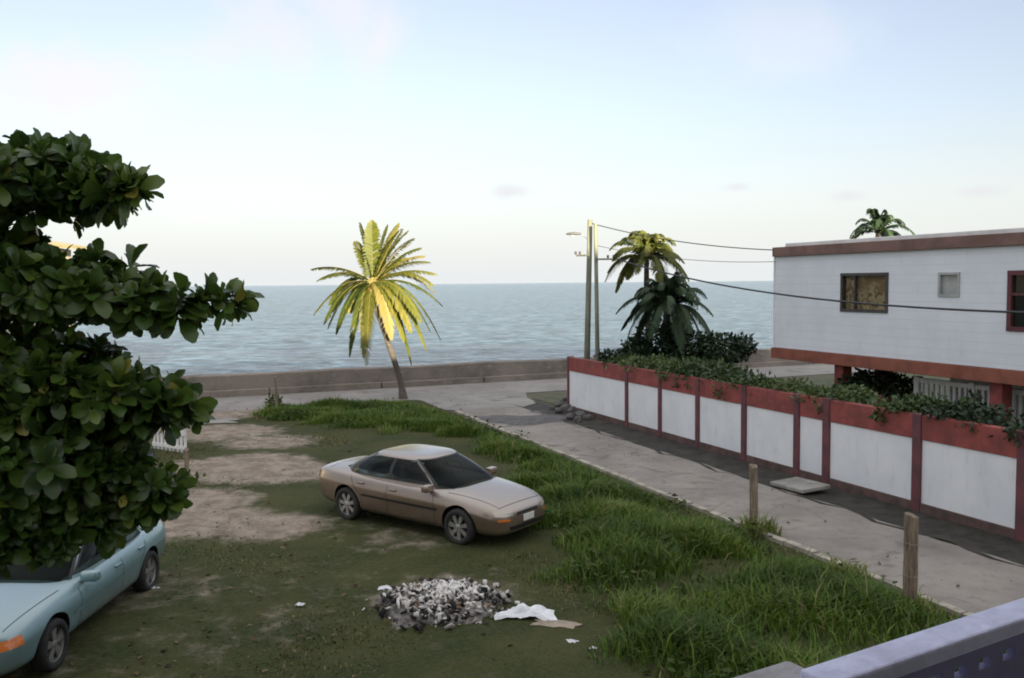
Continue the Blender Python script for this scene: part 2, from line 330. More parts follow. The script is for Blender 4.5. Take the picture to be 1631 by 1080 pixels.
POSTS=[(906,610,.10),(999,640,.16),(1052,650,.16),(1112,660,.17),(1186,680,.19),(1270,700,.19),(1317,720,.22),(1461,760,.22),(1629,800,.22)]
px_=[wx(x,y) for x,y,w in POSTS]+[wx(1629,800)+3.1,wx(1629,800)+6.2]; pw=[w for _,_,w in POSTS]+[.22,.22]
for i,x in enumerate(px_):
    g=MB(); g.box(x-pw[i]/2,x+pw[i]/2,-.055,.2,.0,2.02+random.uniform(-.01,.02),bev=.012); g.build('post',M['maroon'],bw)
for i in range(len(px_)-1):
    x0=px_[i]+pw[i]/2; x1=px_[i+1]-pw[i+1]/2
    MB().box(x0,x1,.0,.16,.2,1.50).build('wall_panel',M['panel'],bw)
    MB().box(x0,x1,-.03,.18,1.50,2.0,bev=.01).build('top_band',M['red'],bw)
    MB().box(x0,x1,-.04,.17,-.1,.2,bev=.015).build('plinth',M['plinth'],bw)
# hanging concrete ledge over the drain
p=gp(1268,772,.12); M['slab']=plain('pale_concrete_slab',(.27,.26,.24),.9,.35,3,bmp=.4)
sb=MB(); sb.box(-.55,.55,-.45,.35,.06,.15,bev=.02); o=sb.build('concrete_slab',M['slab']); o.location=ST((p).dot(-A),T_DRAIN+.42,0); o.rotation_euler=(R(3),R(-2),ang); tag(o,'pale concrete slab bridging the dark drain at the foot of the wall','slab')

# ------------------------------------------------------------------ raised house
mt,nt,b=nodes('white_board_siding'); tcc=nt.nodes.new('ShaderNodeTexCoord'); wvn=nd(nt,'ShaderNodeTexWave',wave_type='BANDS',bands_direction='Z',wave_profile='SAW'); wvn.inputs['Scale'].default_value=1.35
nt.links.new(tcc.outputs['Object'],wvn.inputs['Vector']); a1=noise(nt,.9,5,.6); a2=noise(nt,4,5,.7,stretch=(1,1,.2))
c=mixc(nt,ramp(nt,a1,.3,.7),(.66,.70,.75),(.74,.775,.82)); c=mixc(nt,ramp(nt,a2,.55,.85),c,(.56,.55,.53)); c=mixc(nt,ramp(nt,wvn.outputs['Fac'],.86,.99),c,(.63,.645,.67)); nt.links.new(c,b.inputs['Base Color']); b.inputs['Roughness'].default_value=.65; bump(nt,b,wvn.outputs['Fac'],.5,.012); M['siding']=mt
M['beam']=plain('brown_red_beam_paint',(.24,.078,.05),.7,.3,2,bmp=.2); M['fascia']=plain('dull_red_fascia',(.18,.105,.088),.75,.3,1.5,bmp=.2); M['roofw']=plain('pale_roof_sheet',(.62,.61,.60),.6,.15,2)
mt,nt,b=nodes('dark_window_glass'); b.inputs['Base Color'].default_value=(.012,.015,.014,1); b.inputs['Roughness'].default_value=.05; b.inputs['Specular IOR Level'].default_value=.2; M['glass']=mt
mt,nt,b=nodes('clear_glass'); b.inputs['Base Color'].default_value=(.9,.95,.93,1); b.inputs['Roughness'].default_value=.02; b.inputs['Transmission Weight'].default_value=1; b.inputs['IOR'].default_value=1.1; M['clear']=mt
mt,nt,b=nodes('tan_leaf_print_curtain'); a1=noise(nt,5,4,.6,dist=1.5); a2=noise(nt,2.2,3,.5)
c=mixc(nt,ramp(nt,a1,.42,.56),(.13,.08,.04),(.38,.27,.15)); c=mixc(nt,ramp(nt,a2,.45,.65),c,(.22,.13,.06)); nt.links.new(c,b.inputs['Base Color']); b.inputs['Roughness'].default_value=.9; M['curtain']=mt  # golden reflection of lit trees painted as a print behind the pane
M['frame']=plain('dark_window_frame',(.055,.045,.045),.5,.3,5); M['redframe']=plain('maroon_window_frame',(.11,.03,.035),.6,.3,5); M['grey']=plain('grey_louvre_glass',(.34,.36,.36),.25,.2,4)
H0=onN(1234,553,T_HOUSE); zB=H0.z; H0.z=0; zT=onN(1236,409,T_HOUSE).z; zR=onN(1240,394,T_HOUSE).z
hs=thing('raised_house','white boarded house raised on red pillars behind the panelled wall','house',H0,ang)
def hx(px,py): q=onN(px,py,T_HOUSE); return (q-H0).dot(A), q.z
HL=hx(1631,450)[0]+5.0; HD=8.5
WIN=[]
for (xa,ya,xb,yb) in ((1341,437,1413,497),(1497,436,1527,471),(1608,433,1680,529)):
    x0,z1=hx(xa,ya); x1,z0=hx(xb,yb); WIN.append([x0,x1,z0,z1])
g=MB(); xs=sorted({0,HL}|{w[0] for w in WIN}|{w[1] for w in WIN}); zs=sorted({zB,zT}|{w[2] for w in WIN}|{w[3] for w in WIN})
for i in range(len(xs)-1):
    for j in range(len(zs)-1):
        cx=(xs[i]+xs[i+1])/2; cz=(zs[j]+zs[j+1])/2
        if not any(w[0]<cx<w[1] and w[2]<cz<w[3] for w in WIN): g.quad((xs[i],0,zs[j]),(xs[i+1],0,zs[j]),(xs[i+1],0,zs[j+1]),(xs[i],0,zs[j+1]))
for w in WIN:
    x0,x1,z0,z1=w; d=.14
    g.quad((x0,0,z0),(x0,d,z0),(x0,d,z1),(x0,0,z1)); g.quad((x1,0,z0),(x1,d,z0),(x1,d,z1),(x1,0,z1)); g.quad((x0,0,z0),(x1,0,z0),(x1,d,z0),(x0,d,z0)); g.quad((x0,0,z1),(x1,0,z1),(x1,d,z1),(x0,d,z1))
g.quad((0,0,zB),(0,HD,zB),(0,HD,zT),(0,0,zT)); g.quad((HL,0,zB),(HL,HD,zB),(HL,HD,zT),(HL,0,zT)); g.quad((0,HD,zB),(HL,HD,zB),(HL,HD,zT),(0,HD,zT))
bm_=g.build('wall',M['siding'],hs)
MB().box(-.06,-.002,-.03,.16,zB,zT,bev=.01).build('corner_board',M['siding'],hs)
MB().box(.02,HL-.02,.02,HD-.02,zB-.06,zB-.004).build('floor_deck',M['beam'],hs)
g=MB(); g.box(-.12,HL+.1,-.05,.18,zB-.34,zB-.012,bev=.012); g.box(-.10,.1,.184,HD-.2,zB-.34,zB-.065,bev=.01); g.box(-.1,HL,HD-.18,HD,zB-.34,zB-.065); g.build('floor_beam',M['beam'],hs)
for k in range(7): MB().box(.6,HL-.5,.9+k*1.05,1.0+k*1.05,zB-.26,zB-.065).build('joist',M['beam'],hs)
g=MB(); g.box(-.02,HL+.2,-.12,HD+.1,zT,zR,bev=.015); g.build('fascia',M['fascia'],hs)
MB().box(.22,HL+.2,.18,HD-.1,zR,zR+.12,bev=.02).build('roof',M['roofw'],hs)
MB().box(3.4,HL,3.6,3.75,0,zB-.345).build('lower_wall',M['white'],hs); MB().box(9.2,10.3,3.56,3.598,0,2.0).build('lower_door',M['frame'],hs)
for (x,y) in ((2.55,.35),(7.6,.35),(12.5,.35),(.4,4.2),(7.6,4.2),(12.5,4.2),(.4,HD-.35),(7.6,HD-.35)):
    g=MB(); g.box(x-.17,x+.17,y-.17,y+.17,0,zB-.342,bev=.015); g.build('pillar',M['red'],hs)
for i,w in enumerate(WIN):
    x0,x1,z0,z1=w; fm=(M['frame'],M['grey'],M['redframe'])[i]; t=(.05,.03,.075)[i]
    g=MB(); g.box(x0-.03,x0+t,-.03,.10,z0,z1); g.box(x1-t,x1+.03,-.03,.10,z0,z1); g.box(x0-.03,x1+.03,-.034,.10,z1-t,z1+.03); g.box(x0-.03,x1+.03,-.034,.10,z0-.03,z0+t)
    if i==0: g.box((x0+x1)/2-.36,(x0+x1)/2-.32,-.01,.08,z0+t,z1-t)
    if i==2: g.box(x0+t,x1-t,-.01,.08,(z0+z1)/2+.12,(z0+z1)/2+.18)
    fr=g.build('window',fm,hs)
    if i==0: g=MB(); g.quad((x0,.115,z0),(x1,.115,z0),(x1,.115,z1),(x0,.115,z1)); g.build('curtain',M['curtain'],fr); MB().box(x0+.02,x1-.02,.06,.066,z0+.02,z1-.02).build('pane',M['clear'],fr)
    elif i==1:
        MB().box(x0+.02,x1-.02,.055,.065,z0+.02,z1-.02).build('pane',M['grey'],fr)
    else: MB().box(x0+.04,x1-.04,.05,.06,z0+.04,z1-.04).build('pane',M['glass'],fr)
# pale balustrade under the house
M['picket']=plain('white_fence_paint',(.68,.68,.66),.7,.15,4)
c0=onN(1462,640,T_HOUSE+.9); fl=thing('slatted_screen','white slatted screen under the raised house behind the hedge','screen',(c0.x,c0.y,0),ang)
MB().box(0,5.2,-.06,.06,2.0,2.12,bev=.01).build('top_rail',M['picket'],fl); MB().box(0,5.2,-.06,.06,.3,1.3).build('base_panel',M['picket'],fl)
for k in range(4): MB().box(k*1.7-.08,k*1.7+.08,-.085,.085,0,2.16,bev=.01).build('post',M['picket'],fl)
for k in range(30):
    x=.15+k*.167
    if min(abs(x-q*1.7) for q in range(4))>.12: MB().box(x-.035,x+.035,-.03,.03,1.3,2.0).build('slat',M['picket'],fl)
# ------------------------------------------------------------------ palms
M['trunk']=plain('palm_bark',(.12,.10,.085),.9,.45,5,bmp=.8,stretch=(1,1,4))
M['frond_y']=leafmat('yellowing_palm_leaf',[(0,(.045,.07,.015)),(.35,(.12,.14,.025)),(.7,(.19,.19,.04)),(1,(.30,.25,.085))],.3)
M['frond_g']=leafmat('green_palm_leaf',[(0,(.035,.06,.015)),(.5,(.09,.12,.025)),(1,(.2,.19,.05))],.3)
M['frond_d']=leafmat('dark_palm_leaf',[(0,(.018,.036,.018)),(.6,(.042,.075,.034)),(1,(.075,.11,.042))],.2)  # darker leaf copy, shade of the back palms put into the colour
M['husk']=plain('coconut_husk',(.19,.12,.04),.7,.4,8)
def frond(parent, base, c, ctrl, tip, width, mat, nl=34, droop=.5, tone=.5, LW=.034):
    c,ctrl,tip=Vector(c),Vector(ctrl),Vector(tip); ts=[i_/(nl+5) for i_ in range(nl+6)]; base=Vector(base)
    P=lambda t:(1-t)**2*c+2*t*(1-t)*ctrl+t*t*tip
    D=lambda t:(2*(1-t)*(ctrl-c)+2*t*(tip-ctrl)).normalized()
    V=[];Fq=[];rn=[]
    def strip(pts,ws,side,r):
        o=len(V)
        for p,w in zip(pts,ws): V.append(p-side*w); V.append(p+side*w)
        for k in range(len(pts)-1): Fq.append((o+2*k,o+2*k+1,o+2*k+3,o+2*k+2)); rn.append(r)
    # rachis, two crossed ribbons so it has thickness
    pts=[P(t) for t in [i_/8 for i_ in range(9)]]; d0=D(.4); sd=d0.cross(Vector((0,0,1)))
    if sd.length<.15: sd=d0.cross(Vector((1,0,0)))
    sd.normalize(); upv=sd.cross(d0).normalized(); ws=[.035*(1-.85*t) for t in np.linspace(0,1,9)]
    strip(pts,ws,sd,.95); strip(pts,ws,upv,.95)
    for t in ts[5:]:
        p=P(t); d=D(t); s0=d.cross(Vector((0,0,1)))
        if s0.length<.12: s0=sd
        s0=s0.normalized()
        if s0.dot(sd)<0: s0=-s0
        un=s0.cross(d).normalized()
        L=width*(math.sin(math.pi*min(1,(t*.86+.14)))**.55)*random.uniform(.85,1.1)
        for sg in (-1,1):
            if random.random()<.04: continue
            a=(s0*sg*.80+d*.62+un*.12).normalized(); g_=Vector((0,0,-1))
            p1=p+a*L*.45+g_*L*droop*.12; p2=p+a*L*.85+g_*L*droop*.62*random.uniform(.7,1.3)
            w=LW*(1+.45*random.random())*(1.35 if abs(d.z)>.75 else 1); r=min(1,max(0,tone+.28*(t-.5)+random.gauss(0,.13)))
            strip([p,p1,p2],[w*.8,w,w*.15],(d*.8+un*.35*sg).normalized(),r)
    v=np.array([tuple(q-base) for q in V]); return fast('frond',v,[np.array(Fq)],rn,mat,parent)
def palm_trunk(parent, base, pts, r0, r1, mat):
    pts=[Vector(p) for p in pts]; k=26; out=[]
    n=len(pts)-1
    for i in range(k+1):
        u=i/k*n; j=min(int(u),n-1); f=u-j
        p0=pts[max(j-1,0)];p1=pts[j];p2=pts[j+1];p3=pts[min(j+2,n)]
        out.append(.5*((2*p1)+(p2-p0)*f+(2*p0-5*p1+4*p2-p3)*f*f+(3*p1-p0-3*p2+p3)*f**3)-Vector(base))
    rad=[(r0+(r1-r0)*(i/k)**.6)*(1+.05*(i%2))+(.08*max(0,1-i/4)) for i in range(k+1)]
    return MB().tube(out,rad,11,jitter=.05).build('trunk',mat,parent,smooth=True)
Y1=36.2; base=gp(643,637); base.y=Y1; base.x=at(643,637,Y1).x; base.z=0
pm=thing('palm_tree','yellow sunlit coconut palm with leaning trunk at the seaward end of the lot','palm',base)
cr=at(594,450,Y1); tp=[base, at(636,600,Y1+.1), at(618,545,Y1), at(601,495,Y1), cr]; tp[0]=base-Vector((0,0,.1))
palm_trunk(pm,base,tp,.15,.085,M['trunk'])
u=Y1/FPX
tips=[(-60,-285,.1,.4),(10,-290,-.5,.5),(70,-275,.3,.6),(115,-285,.8,.6),(205,-205,-.4,.5),(245,-125,.3,.55),(310,-35,-.3,.7),(330,120,.35,.45),(315,285,.5,.5),(255,325,-.5,.5),(180,400,-.2,.35),(150,285,-.5,.7),(95,270,-.8,.9),(190,240,-.9,.8),(-25,395,-.7,.5),(-60,370,.5,.35),(-125,360,.3,.3),(-190,250,.4,.15),(-275,155,-.5,.6),(-300,-65,.2,.45),(-140,150,1.3,.3),(150,-120,1.6,.4),(240,190,-1.2,.6),(290,60,.9,.6),(285,-90,-1.0,.6),(-240,-10,-1.0,.4),(-230,110,.8,.3),(170,-245,.2,.6),(-90,-200,.6,.45),(-200,215,-.8,.3),(-255,-20,.3,.5),(-250,200,.5,.25),(265,240,.4,.4),(150,-250,-.5,.6),(225,-165,.6,.35),(300,20,-.7,.55)]
for (dx,dz,dy,tone) in tips:
    tip=cr+Vector((dx/3*u,dy,-dz/3*u)); v=tip-cr; hor=Vector((v.x,v.y,0))
    ctrl=cr+hor*.52+Vector((0,0,(.60*v.z+.22*hor.length) if v.z>.3 else (.30*hor.length+.10 if v.z>-1 else .20*hor.length-.05)))
    frond(pm,base,cr+Vector((random.uniform(-.05,.05),random.uniform(-.05,.05),random.uniform(-.1,.05))),ctrl,tip,.58,M['frond_y'],56,.6,tone+random.gauss(-.08,.16),.029)
for k in range(7):
    q=k*.9; c=cr+Vector((.17*math.cos(q),.17*math.sin(q),-.22-.07*(k%3)))-base
    MB().lathe([(.001,-.13),(.06,-.10),(.095,-.02),(.085,.06),(.03,.11),(.001,.12)],10,'z',c).build('coconut',M['husk'],pm,smooth=True)
def palm(label,px,py,Y,length,mat,nf,basepx,group=None,fan=1.0,low=-.5,tone=.5,w=.5):
    cr=at(px,py,Y); b0=Vector((at(basepx,py,Y).x,Y,0)); p=thing('palm_tree',label,'palm',b0,0,group)
    palm_trunk(p,b0,[b0-Vector((0,0,.1)),b0.lerp(cr,.35)+Vector((.05,0,0)),b0.lerp(cr,.7)-Vector((.04,0,0)),cr],.14,.09,M['trunk'])
    for k in range(nf):
        az=k*2.399+random.uniform(-.2,.2); el=low+(1.35-low)*((k+.5)/nf)**1.0+random.uniform(-.1,.1)
        L=length*random.uniform(.85,1.1); h=Vector((math.cos(az),math.sin(az),0)); tip=cr+h*L*math.cos(el)*.86+Vector((0,0,L*(math.sin(el)*.85-.32)))
        ctrl=cr+h*L*.5*max(math.cos(el),.25)+Vector((0,0,L*(.30+.5*max(math.sin(el),0))))
        frond(p,b0,cr,ctrl,tip,w,mat,44,.8,tone,.026)
    return p
palm('sunlit green palm behind the far end of the red and white wall',1030,414,32.0,1.85,M['frond_g'],30,1036,tone=.62,low=-.45,w=.40)
palm('short dark shaded palm just below and in front of the sunlit green palm',1062,492,30.6,2.0,M['frond_d'],36,1055,tone=.42,low=-.55,w=.44)
palm('dark palm whose crown shows just above the flat roof of the raised house',1398,372,38,1.75,M['frond_d'],14,1400,tone=.4,low=-.35,w=.42)

# ------------------------------------------------------------------ shrubs and creepers
M['bush']=leafmat('dark_shrub_leaf',[(0,(.008,.02,.009)),(.6,(.022,.045,.018)),(1,(.06,.085,.03))],.15)
M['creeper']=leafmat('creeper_leaf',[(0,(.02,.045,.014)),(.5,(.055,.095,.028)),(1,(.12,.15,.055))],.2)
M['weed']=leafmat('weed_leaf',[(0,(.03,.05,.012)),(.6,(.075,.10,.03)),(1,(.14,.17,.05))],.2,.7,.12)
M['stem']=plain('woody_stem',(.07,.055,.04),.9,.4,8)
def shrub(name,label,cat,ells,n,size,mat,group=None,shell=.45,stems=5):
    c=Vector(np.mean([e[:3] for e in ells],axis=0)); b0=Vector((c.x,c.y,0)); o=thing(name,label,cat,b0,0,group)
    leafy('foliage',ells,n,size,mat,o,b0,shell=shell)
    g=MB()
    for e in [q for q in ells if q[5]!=.26][:8]:
        for k in range(max(1,stems//len(ells)+1)):
            a=Vector((c.x*.5+e[0]*.5+random.uniform(-.2,.2)-b0.x,c.y*.5+e[1]*.5+random.uniform(-.2,.2)-b0.y,0)); t=Vector(e[:3])-b0+Vector((random.uniform(-.4,.4)*e[3],random.uniform(-.4,.4)*e[4],e[5]*.5))
            g.tube([a,a.lerp(t,.5)+Vector((random.uniform(-.1,.1),random.uniform(-.1,.1),0)),t],[.03,.02,.008],6)
    g.build('stem',M['stem'],o,smooth=True); return o
def E(px,py,Y,rx,ry,rz): p=at(px,py,Y); return (p.x,p.y,p.z,rx,ry,rz)
shrub('shrub','dense dark spreading bush below the two palms and left of the house','shrub',[E(1050,545,30.5,.95,.9,.6),E(1100,552,30,1.0,.9,.55),E(1150,556,29.5,.9,.8,.5),E(1075,530,30.8,.6,.6,.4),E(1180,550,29.4,.5,.5,.35),E(1015,560,30.6,.6,.6,.5)],5200,.17,M['bush'])
shrub('shrub','low dark shrub on the wall end beside the street light poles','shrub',[E(985,570,31.3,.75,.4,.3),E(965,566,31.9,.4,.3,.22),E(1010,574,31,.6,.5,.35)],1400,.13,M['bush'])
def hedge(label,s0,s1,h,top,n,drape=.35,mat='creeper',size=.13,group=None):
    e=[]; k=int((s0-s1)/.35)+1
    for i in range(k):
        s=s0+(s1-s0)*(i+.5)/k; p=ST(s,T_WALL+.55+random.uniform(-.25,.25),top+random.uniform(-.12,.16)); e.append((p.x,p.y,p.z,.45+random.uniform(0,.25),.42,h*random.uniform(.6,1.15)))
        if random.random()<drape:
            p=ST(s+random.uniform(-.2,.2),T_WALL+.02,1.95-random.uniform(0,.22)); e.append((p.x,p.y,p.z,.22,.12,.26))
    return shrub('creeper_hedge',label,'hedge',e,n,size,M[mat],group,.4,3)
sx_=lambda px,py:-(onN(px,py,T_WALL).dot(A))
hedge('thin creeper on the wall top between the pole ends and the dark bush',sx_(962,575),sx_(1030,600),.22,2.06,1400,.3)
hedge('mid green creeper tumbling over the wall below the dark bush',sx_(1030,600),sx_(1165,620),.25,2.07,2900,.25)
hedge('creeper on the wall top running under the left end of the raised house',sx_(1165,620),sx_(1345,650),.17,2.01,2300,.15)
hedge('thick dark green creeper draped down the red band near the white slatted screen',sx_(1385,660),sx_(1490,680),.26,1.96,2500,.6)
hedge('dark trailing creeper over the wall top at the right edge of the picture',sx_(1490,680),sx_(1631,700)-3,.15,1.99,2800,.3,'bush')
shrub('shrub','dark rounded shrub under the floor of the house between pillar and white screen','shrub',[E(1395,608,25,.9,.6,.35),E(1365,612,25,.6,.5,.28),E(1430,616,24.5,.5,.5,.3)],1800,.14,M['bush'])
shrub('shrub','purplish dark shrub standing in front of the white slatted screen','shrub',[E(1548,648,19.2,.22,.25,.30),E(1540,660,19.2,.3,.3,.2),E(1560,662,19.2,.3,.3,.2)],800,.12,M['bush'])
# ------------------------------------------------------------------ poles and cables
mt,nt,b=nodes('weathered_pole_wood'); a1=noise(nt,3,5,.7,stretch=(3,3,.3)); c=mixc(nt,ramp(nt,a1,.3,.7),(.12,.13,.10),(.24,.25,.18)); nt.links.new(c,b.inputs['Base Color']); b.inputs['Roughness'].default_value=.85; bump(nt,b,a1,.3); M['pole']=mt
M['metal']=plain('dull_grey_metal',(.30,.30,.30),.45,.3,8,metal=.6); M['darkmetal']=plain('dark_grey_casting',(.10,.10,.105),.5,.3,8); M['cable']=plain('black_cable',(.03,.03,.035),.6,.2,8); M['insul']=plain('brown_insulator',(.10,.06,.05),.35,.3,9)
def pole(px_top,py_top,px_b,py_b,label,k=1.0):
    b0=gp(px_b,py_b); t=at(px_top,py_top,b0.y); o=thing('utility_pole',label,'pole',b0)
    MB().tube([Vector((0,0,-.1)),(t-b0)*.5,t-b0],[.12*k,.105*k,.09*k],12).build('shaft',M['pole'],o,smooth=True); return o,b0,t
pl,b1,t1=pole(940,350,933,656,'taller wooden pole carrying the street lamp at the end of the wall'); pr,b2,t2=pole(948.5,357,953,659,'second thinner wooden pole standing right beside the street lamp pole',.72)
h=at(914,373,b1.y)-b1; j=at(940,384,b1.y)-b1
MB().tube([j,j.lerp(h,.5)+Vector((0,0,.12)),h+Vector((.22,0,.03))],.022,8).build('lamp_arm',M['metal'],pl,smooth=True)
g=MB(); c=h; k=[(-.29,.02,0),(-.22,.07,.015),(0,.095,.02),(.18,.07,.015),(.25,.025,0)]; vs=[]
for (x,r,z) in k:
    for q in range(10): vs.append((c.x+x,c.y+r*math.cos(q*math.pi/5),c.z+z+r*.62*math.sin(q*math.pi/5)))
g.add(vs,[(i*10+q,i*10+(q+1)%10,(i+1)*10+(q+1)%10,(i+1)*10+q) for i in range(4) for q in range(10)]+[tuple(range(10)),tuple(range(40,50))]); lh=g.build('lamp_head',M['darkmetal'],pl,smooth=True)
M['lens']=plain('milky_lamp_lens',(.6,.6,.58),.2,.1,5); MB().lathe([(.001,-.06),(.075,-.03),(.085,.0),(.001,.0)],12,'z',(c.x-.05,c.y,c.z-.05)).build('lens',M['lens'],lh,smooth=True)
z=(at(940,407,b1.y)-b1).z; MB().box(-.34,.16,-.155,-.10,z-.03,z+.03).build('crossarm',M['pole'],pl)
z2=(at(960,413,b2.y)-b2).z; MB().box(-.08,.55,-.13,-.075,z2-.03,z2+.03).build('crossarm',M['pole'],pr)
for x in (.35,.55): MB().lathe([(.02,.04),(.05,.06),(.03,.09),(.05,.12),(.02,.15),(.001,.15)],10,'z',(x,-.10,z2)).build('insulator',M['insul'],pr,smooth=True)
for x in (-.35,-.2): MB().lathe([(.02,.04),(.05,.06),(.03,.09),(.05,.12),(.02,.15),(.001,.15)],10,'z',(x,-.11,z)).build('insulator',M['insul'],pl,smooth=True)
def cable(a,b_,sag,r,label):
    g=MB(); pts=[a.lerp(b_,i/24)-Vector((0,0,sag*4*(i/24)*(1-i/24)))-a for i in range(25)]; o=g.tube(pts,r,6).build('overhead_cable',M['cable'],None,smooth=True); o.location=a; tag(o,label,'cable')
Hc=lambda x,y,z:Vector((H0.x,H0.y,0))+A*x+N*y+Vector((0,0,z))
cable(t1-Vector((0,0,.12)),Hc(.05,-.10,zR-.08),.18,.016,'upper overhead cable from the pole tops to the roof corner of the house')
cable(t2-Vector((0,0,.75)),Hc(.05,-.06,zT-.15),.2,.009,'thin faint overhead wire just below the upper roof cable')
cable(b2+Vector((.55,-.1,z2+.05)),at(1720,500,14.6),.42,.024,'thick black cable sagging low across the front of the raised house')
# ------------------------------------------------------------------ fence posts in the grass
M['post']=plain('rough_post_wood',(.26,.20,.14),.9,.5,6,bmp=.8,stretch=(3,3,.35),c2=(.10,.075,.06))
def fpost(px,pyb,pyt,w,label,rot):
    b0=gp(px,pyb); hgt=(at(px,pyt,b0.y)-at(px,pyb,b0.y)).z; o=thing('fence_post',label,'post',b0,rot)
    g=MB(); n=9; vs=[]; lv=12
    for i in range(lv+1):
        zz=-.15+(hgt+.15)*i/lv
        for j in range(n):
            q=2*math.pi*j/n; r=w*(.5+.07*math.sin(3*q+1)+.02*random.uniform(-1,1)+(.06 if i==0 else 0)-.02*i/lv); vs.append((r*math.cos(q)+.012*math.sin(zz*3),r*math.sin(q),zz+(.03*math.sin(q) if i==lv else 0)))
    g.add(vs,[(i*n+j,i*n+(j+1)%n,(i+1)*n+(j+1)%n,(i+1)*n+j) for i in range(lv) for j in range(n)]+[tuple(range(lv*n,lv*n+n))]); g.build('shaft',M['post'],o,auto=R(50))
    g=MB()
    for zz in (.35*hgt,.7*hgt):
        g.tube([(w*.56*math.cos(q),w*.56*math.sin(q),zz+.01*math.sin(3*q)) for q in np.linspace(0,6.28,14)],.004,5)
    g.build('wire_loop',M['metal'],o); return o
fpost(1200,846,742,.165,'slimmer weathered fence post at the lane edge, farther from the balcony',.4)
fpost(1449,966,820,.20,'thick weathered fence post at the lane edge, nearest the balcony railing',1.1)
fpost(297,752,716,.12,'short pale stump of a post beside the white picket gate',.2)
fpost(440,655,600,.09,'thin grey post standing in weeds at the far left corner of the grass',.2)
# ------------------------------------------------------------------ big sea almond tree on the left
M['almond']=leafmat('sea_almond_leaf',[(0,(.022,.050,.010)),(.45,(.055,.105,.017)),(.8,(.105,.155,.024)),(1,(.22,.21,.04))],.32,.36,.5)
M['bark']=plain('grey_brown_bark',(.10,.08,.06),.9,.4,4,bmp=.8)
tb=Vector((-6.9,8.4,0)); tr=thing('almond_tree','large dark leafed tree filling the left edge above the teal car','tree',tb)
def rosettes(ells,n,size,shell=.3,leaves=14):
    vol=np.array([e[3]*e[4]*e[5] for e in ells])**.6; pick=rng.choice(len(ells),n,p=vol/vol.sum()); Ea=np.array(ells)[pick]
    d=norm(rng.normal(size=(n,3))); r=(shell+(1-shell)*rng.random(n))**.6*(1+np.maximum(0,rng.normal(size=n)*.32-.12)); c=Ea[:,:3]+d*r[:,None]*Ea[:,3:6]*.92
    ax=norm(d*np.array([1,1,.5])*.9+np.array([0,0,.7])+rng.normal(size=(n,3))*.35)
    ref=norm(np.cross(ax,rng.normal(size=(n,3)))); r2=np.cross(ax,ref)
    P=[];Ls=[];Ws=[];Ns=[];sc=[];rn=[]; tone=np.clip(.38+rng.normal(size=n)*.16,0,1); rs_=.7+.5*rng.random(n)
    for k in range(leaves):
        ph=2.399*k+rng.random(n)*.5; tau=np.radians(np.clip(22+ 92*k/leaves+rng.normal(size=n)*14,8,130))
        rad=np.cos(ph)[:,None]*ref+np.sin(ph)[:,None]*r2; L=norm(np.cos(tau)[:,None]*ax+np.sin(tau)[:,None]*rad+np.array([0,0,-.15])+rng.normal(size=(n,3))*.12); Wd=np.cross(ax,rad)+rng.normal(size=(n,3))*.3; Wd=norm(Wd-L*np.sum(Wd*L,1,keepdims=True))
        keep=rng.random(n)>.10
        P.append((c+L*.02-ax*(.10*k/leaves)[...,None] if False else c+L*.02-ax*.10*k/leaves)[keep]); Ls.append(L[keep]); Ws.append(Wd[keep]); Ns.append(np.cross(L,Wd)[keep]); sc.append((size*rs_*(.55+.65*rng.random(n)))[keep]); rn.append(np.clip(tone+rng.normal(size=n)*.13+.35*(rng.random(n)>.97),0,1)[keep])
    return [np.concatenate(q) for q in (P,Ls,Ws,Ns,sc,rn)], c
lob_top=[E(-70,275,8.6,.75,.9,.42),E(20,272,8.4,.55,.75,.36),E(85,278,8.5,.42,.6,.33),E(140,283,8.4,.34,.45,.26),E(188,284,8.4,.22,.3,.18),E(222,280,8.4,.15,.2,.08),E(40,240,8.6,.42,.5,.2),E(105,245,8.6,.3,.4,.15)]
lob_mid=[E(-80,450,8.5,.8,.9,.55),E(20,455,8.4,.5,.7,.38),E(90,460,8.4,.48,.6,.36),E(160,462,8.5,.36,.5,.30),E(220,478,8.5,.32,.4,.21),E(280,478,8.5,.28,.35,.17),E(330,472,8.5,.2,.25,.13),E(365,474,8.5,.13,.18,.10),E(150,415,8.5,.14,.2,.13),E(5,395,8.6,.25,.4,.2)]
lob_low=[E(-60,620,8.5,.9,1.0,.6),E(30,590,8.4,.6,.8,.42),E(110,600,8.5,.5,.7,.36),E(170,632,8.5,.45,.6,.36),E(245,638,8.7,.38,.4,.2),E(285,640,8.7,.18,.25,.16),E(60,690,8.4,.7,.8,.5),E(150,710,8.6,.42,.5,.42),E(200,750,8.7,.34,.4,.30),E(250,772,8.7,.24,.25,.24),E(215,800,8.7,.27,.3,.16),E(40,790,8.3,.55,.6,.45),E(120,790,8.5,.42,.45,.32),E(20,855,8.2,.36,.4,.25),E(165,832,8.6,.2,.2,.12),E(85,850,8.3,.2,.25,.16),E(-60,800,8.4,.7,.7,.55)]
sh=lambda L_:[(e[0],e[1],e[2]-.02,e[3]*.88,e[4],e[5]*.80) for e in L_]
rs=[rosettes([(e[0],e[1],e[2]-.085,e[3]*.95,e[4],e[5]*.92) for e in sh(lob_top)],200,.215),rosettes(sh(lob_mid),260,.215),rosettes(sh(lob_low),640,.22)]
cat=[np.concatenate([r[0][i] for r in rs]) for i in range(6)]; CC=np.concatenate([r[1] for r in rs])
v,f=instances(LEAF_V,LEAF_F,cat[0]-np.array(tb),cat[1],cat[2],cat[3],cat[4]); fast('crown',v,[f],np.repeat(cat[5],len(LEAF_F)),M['almond'],tr,True)
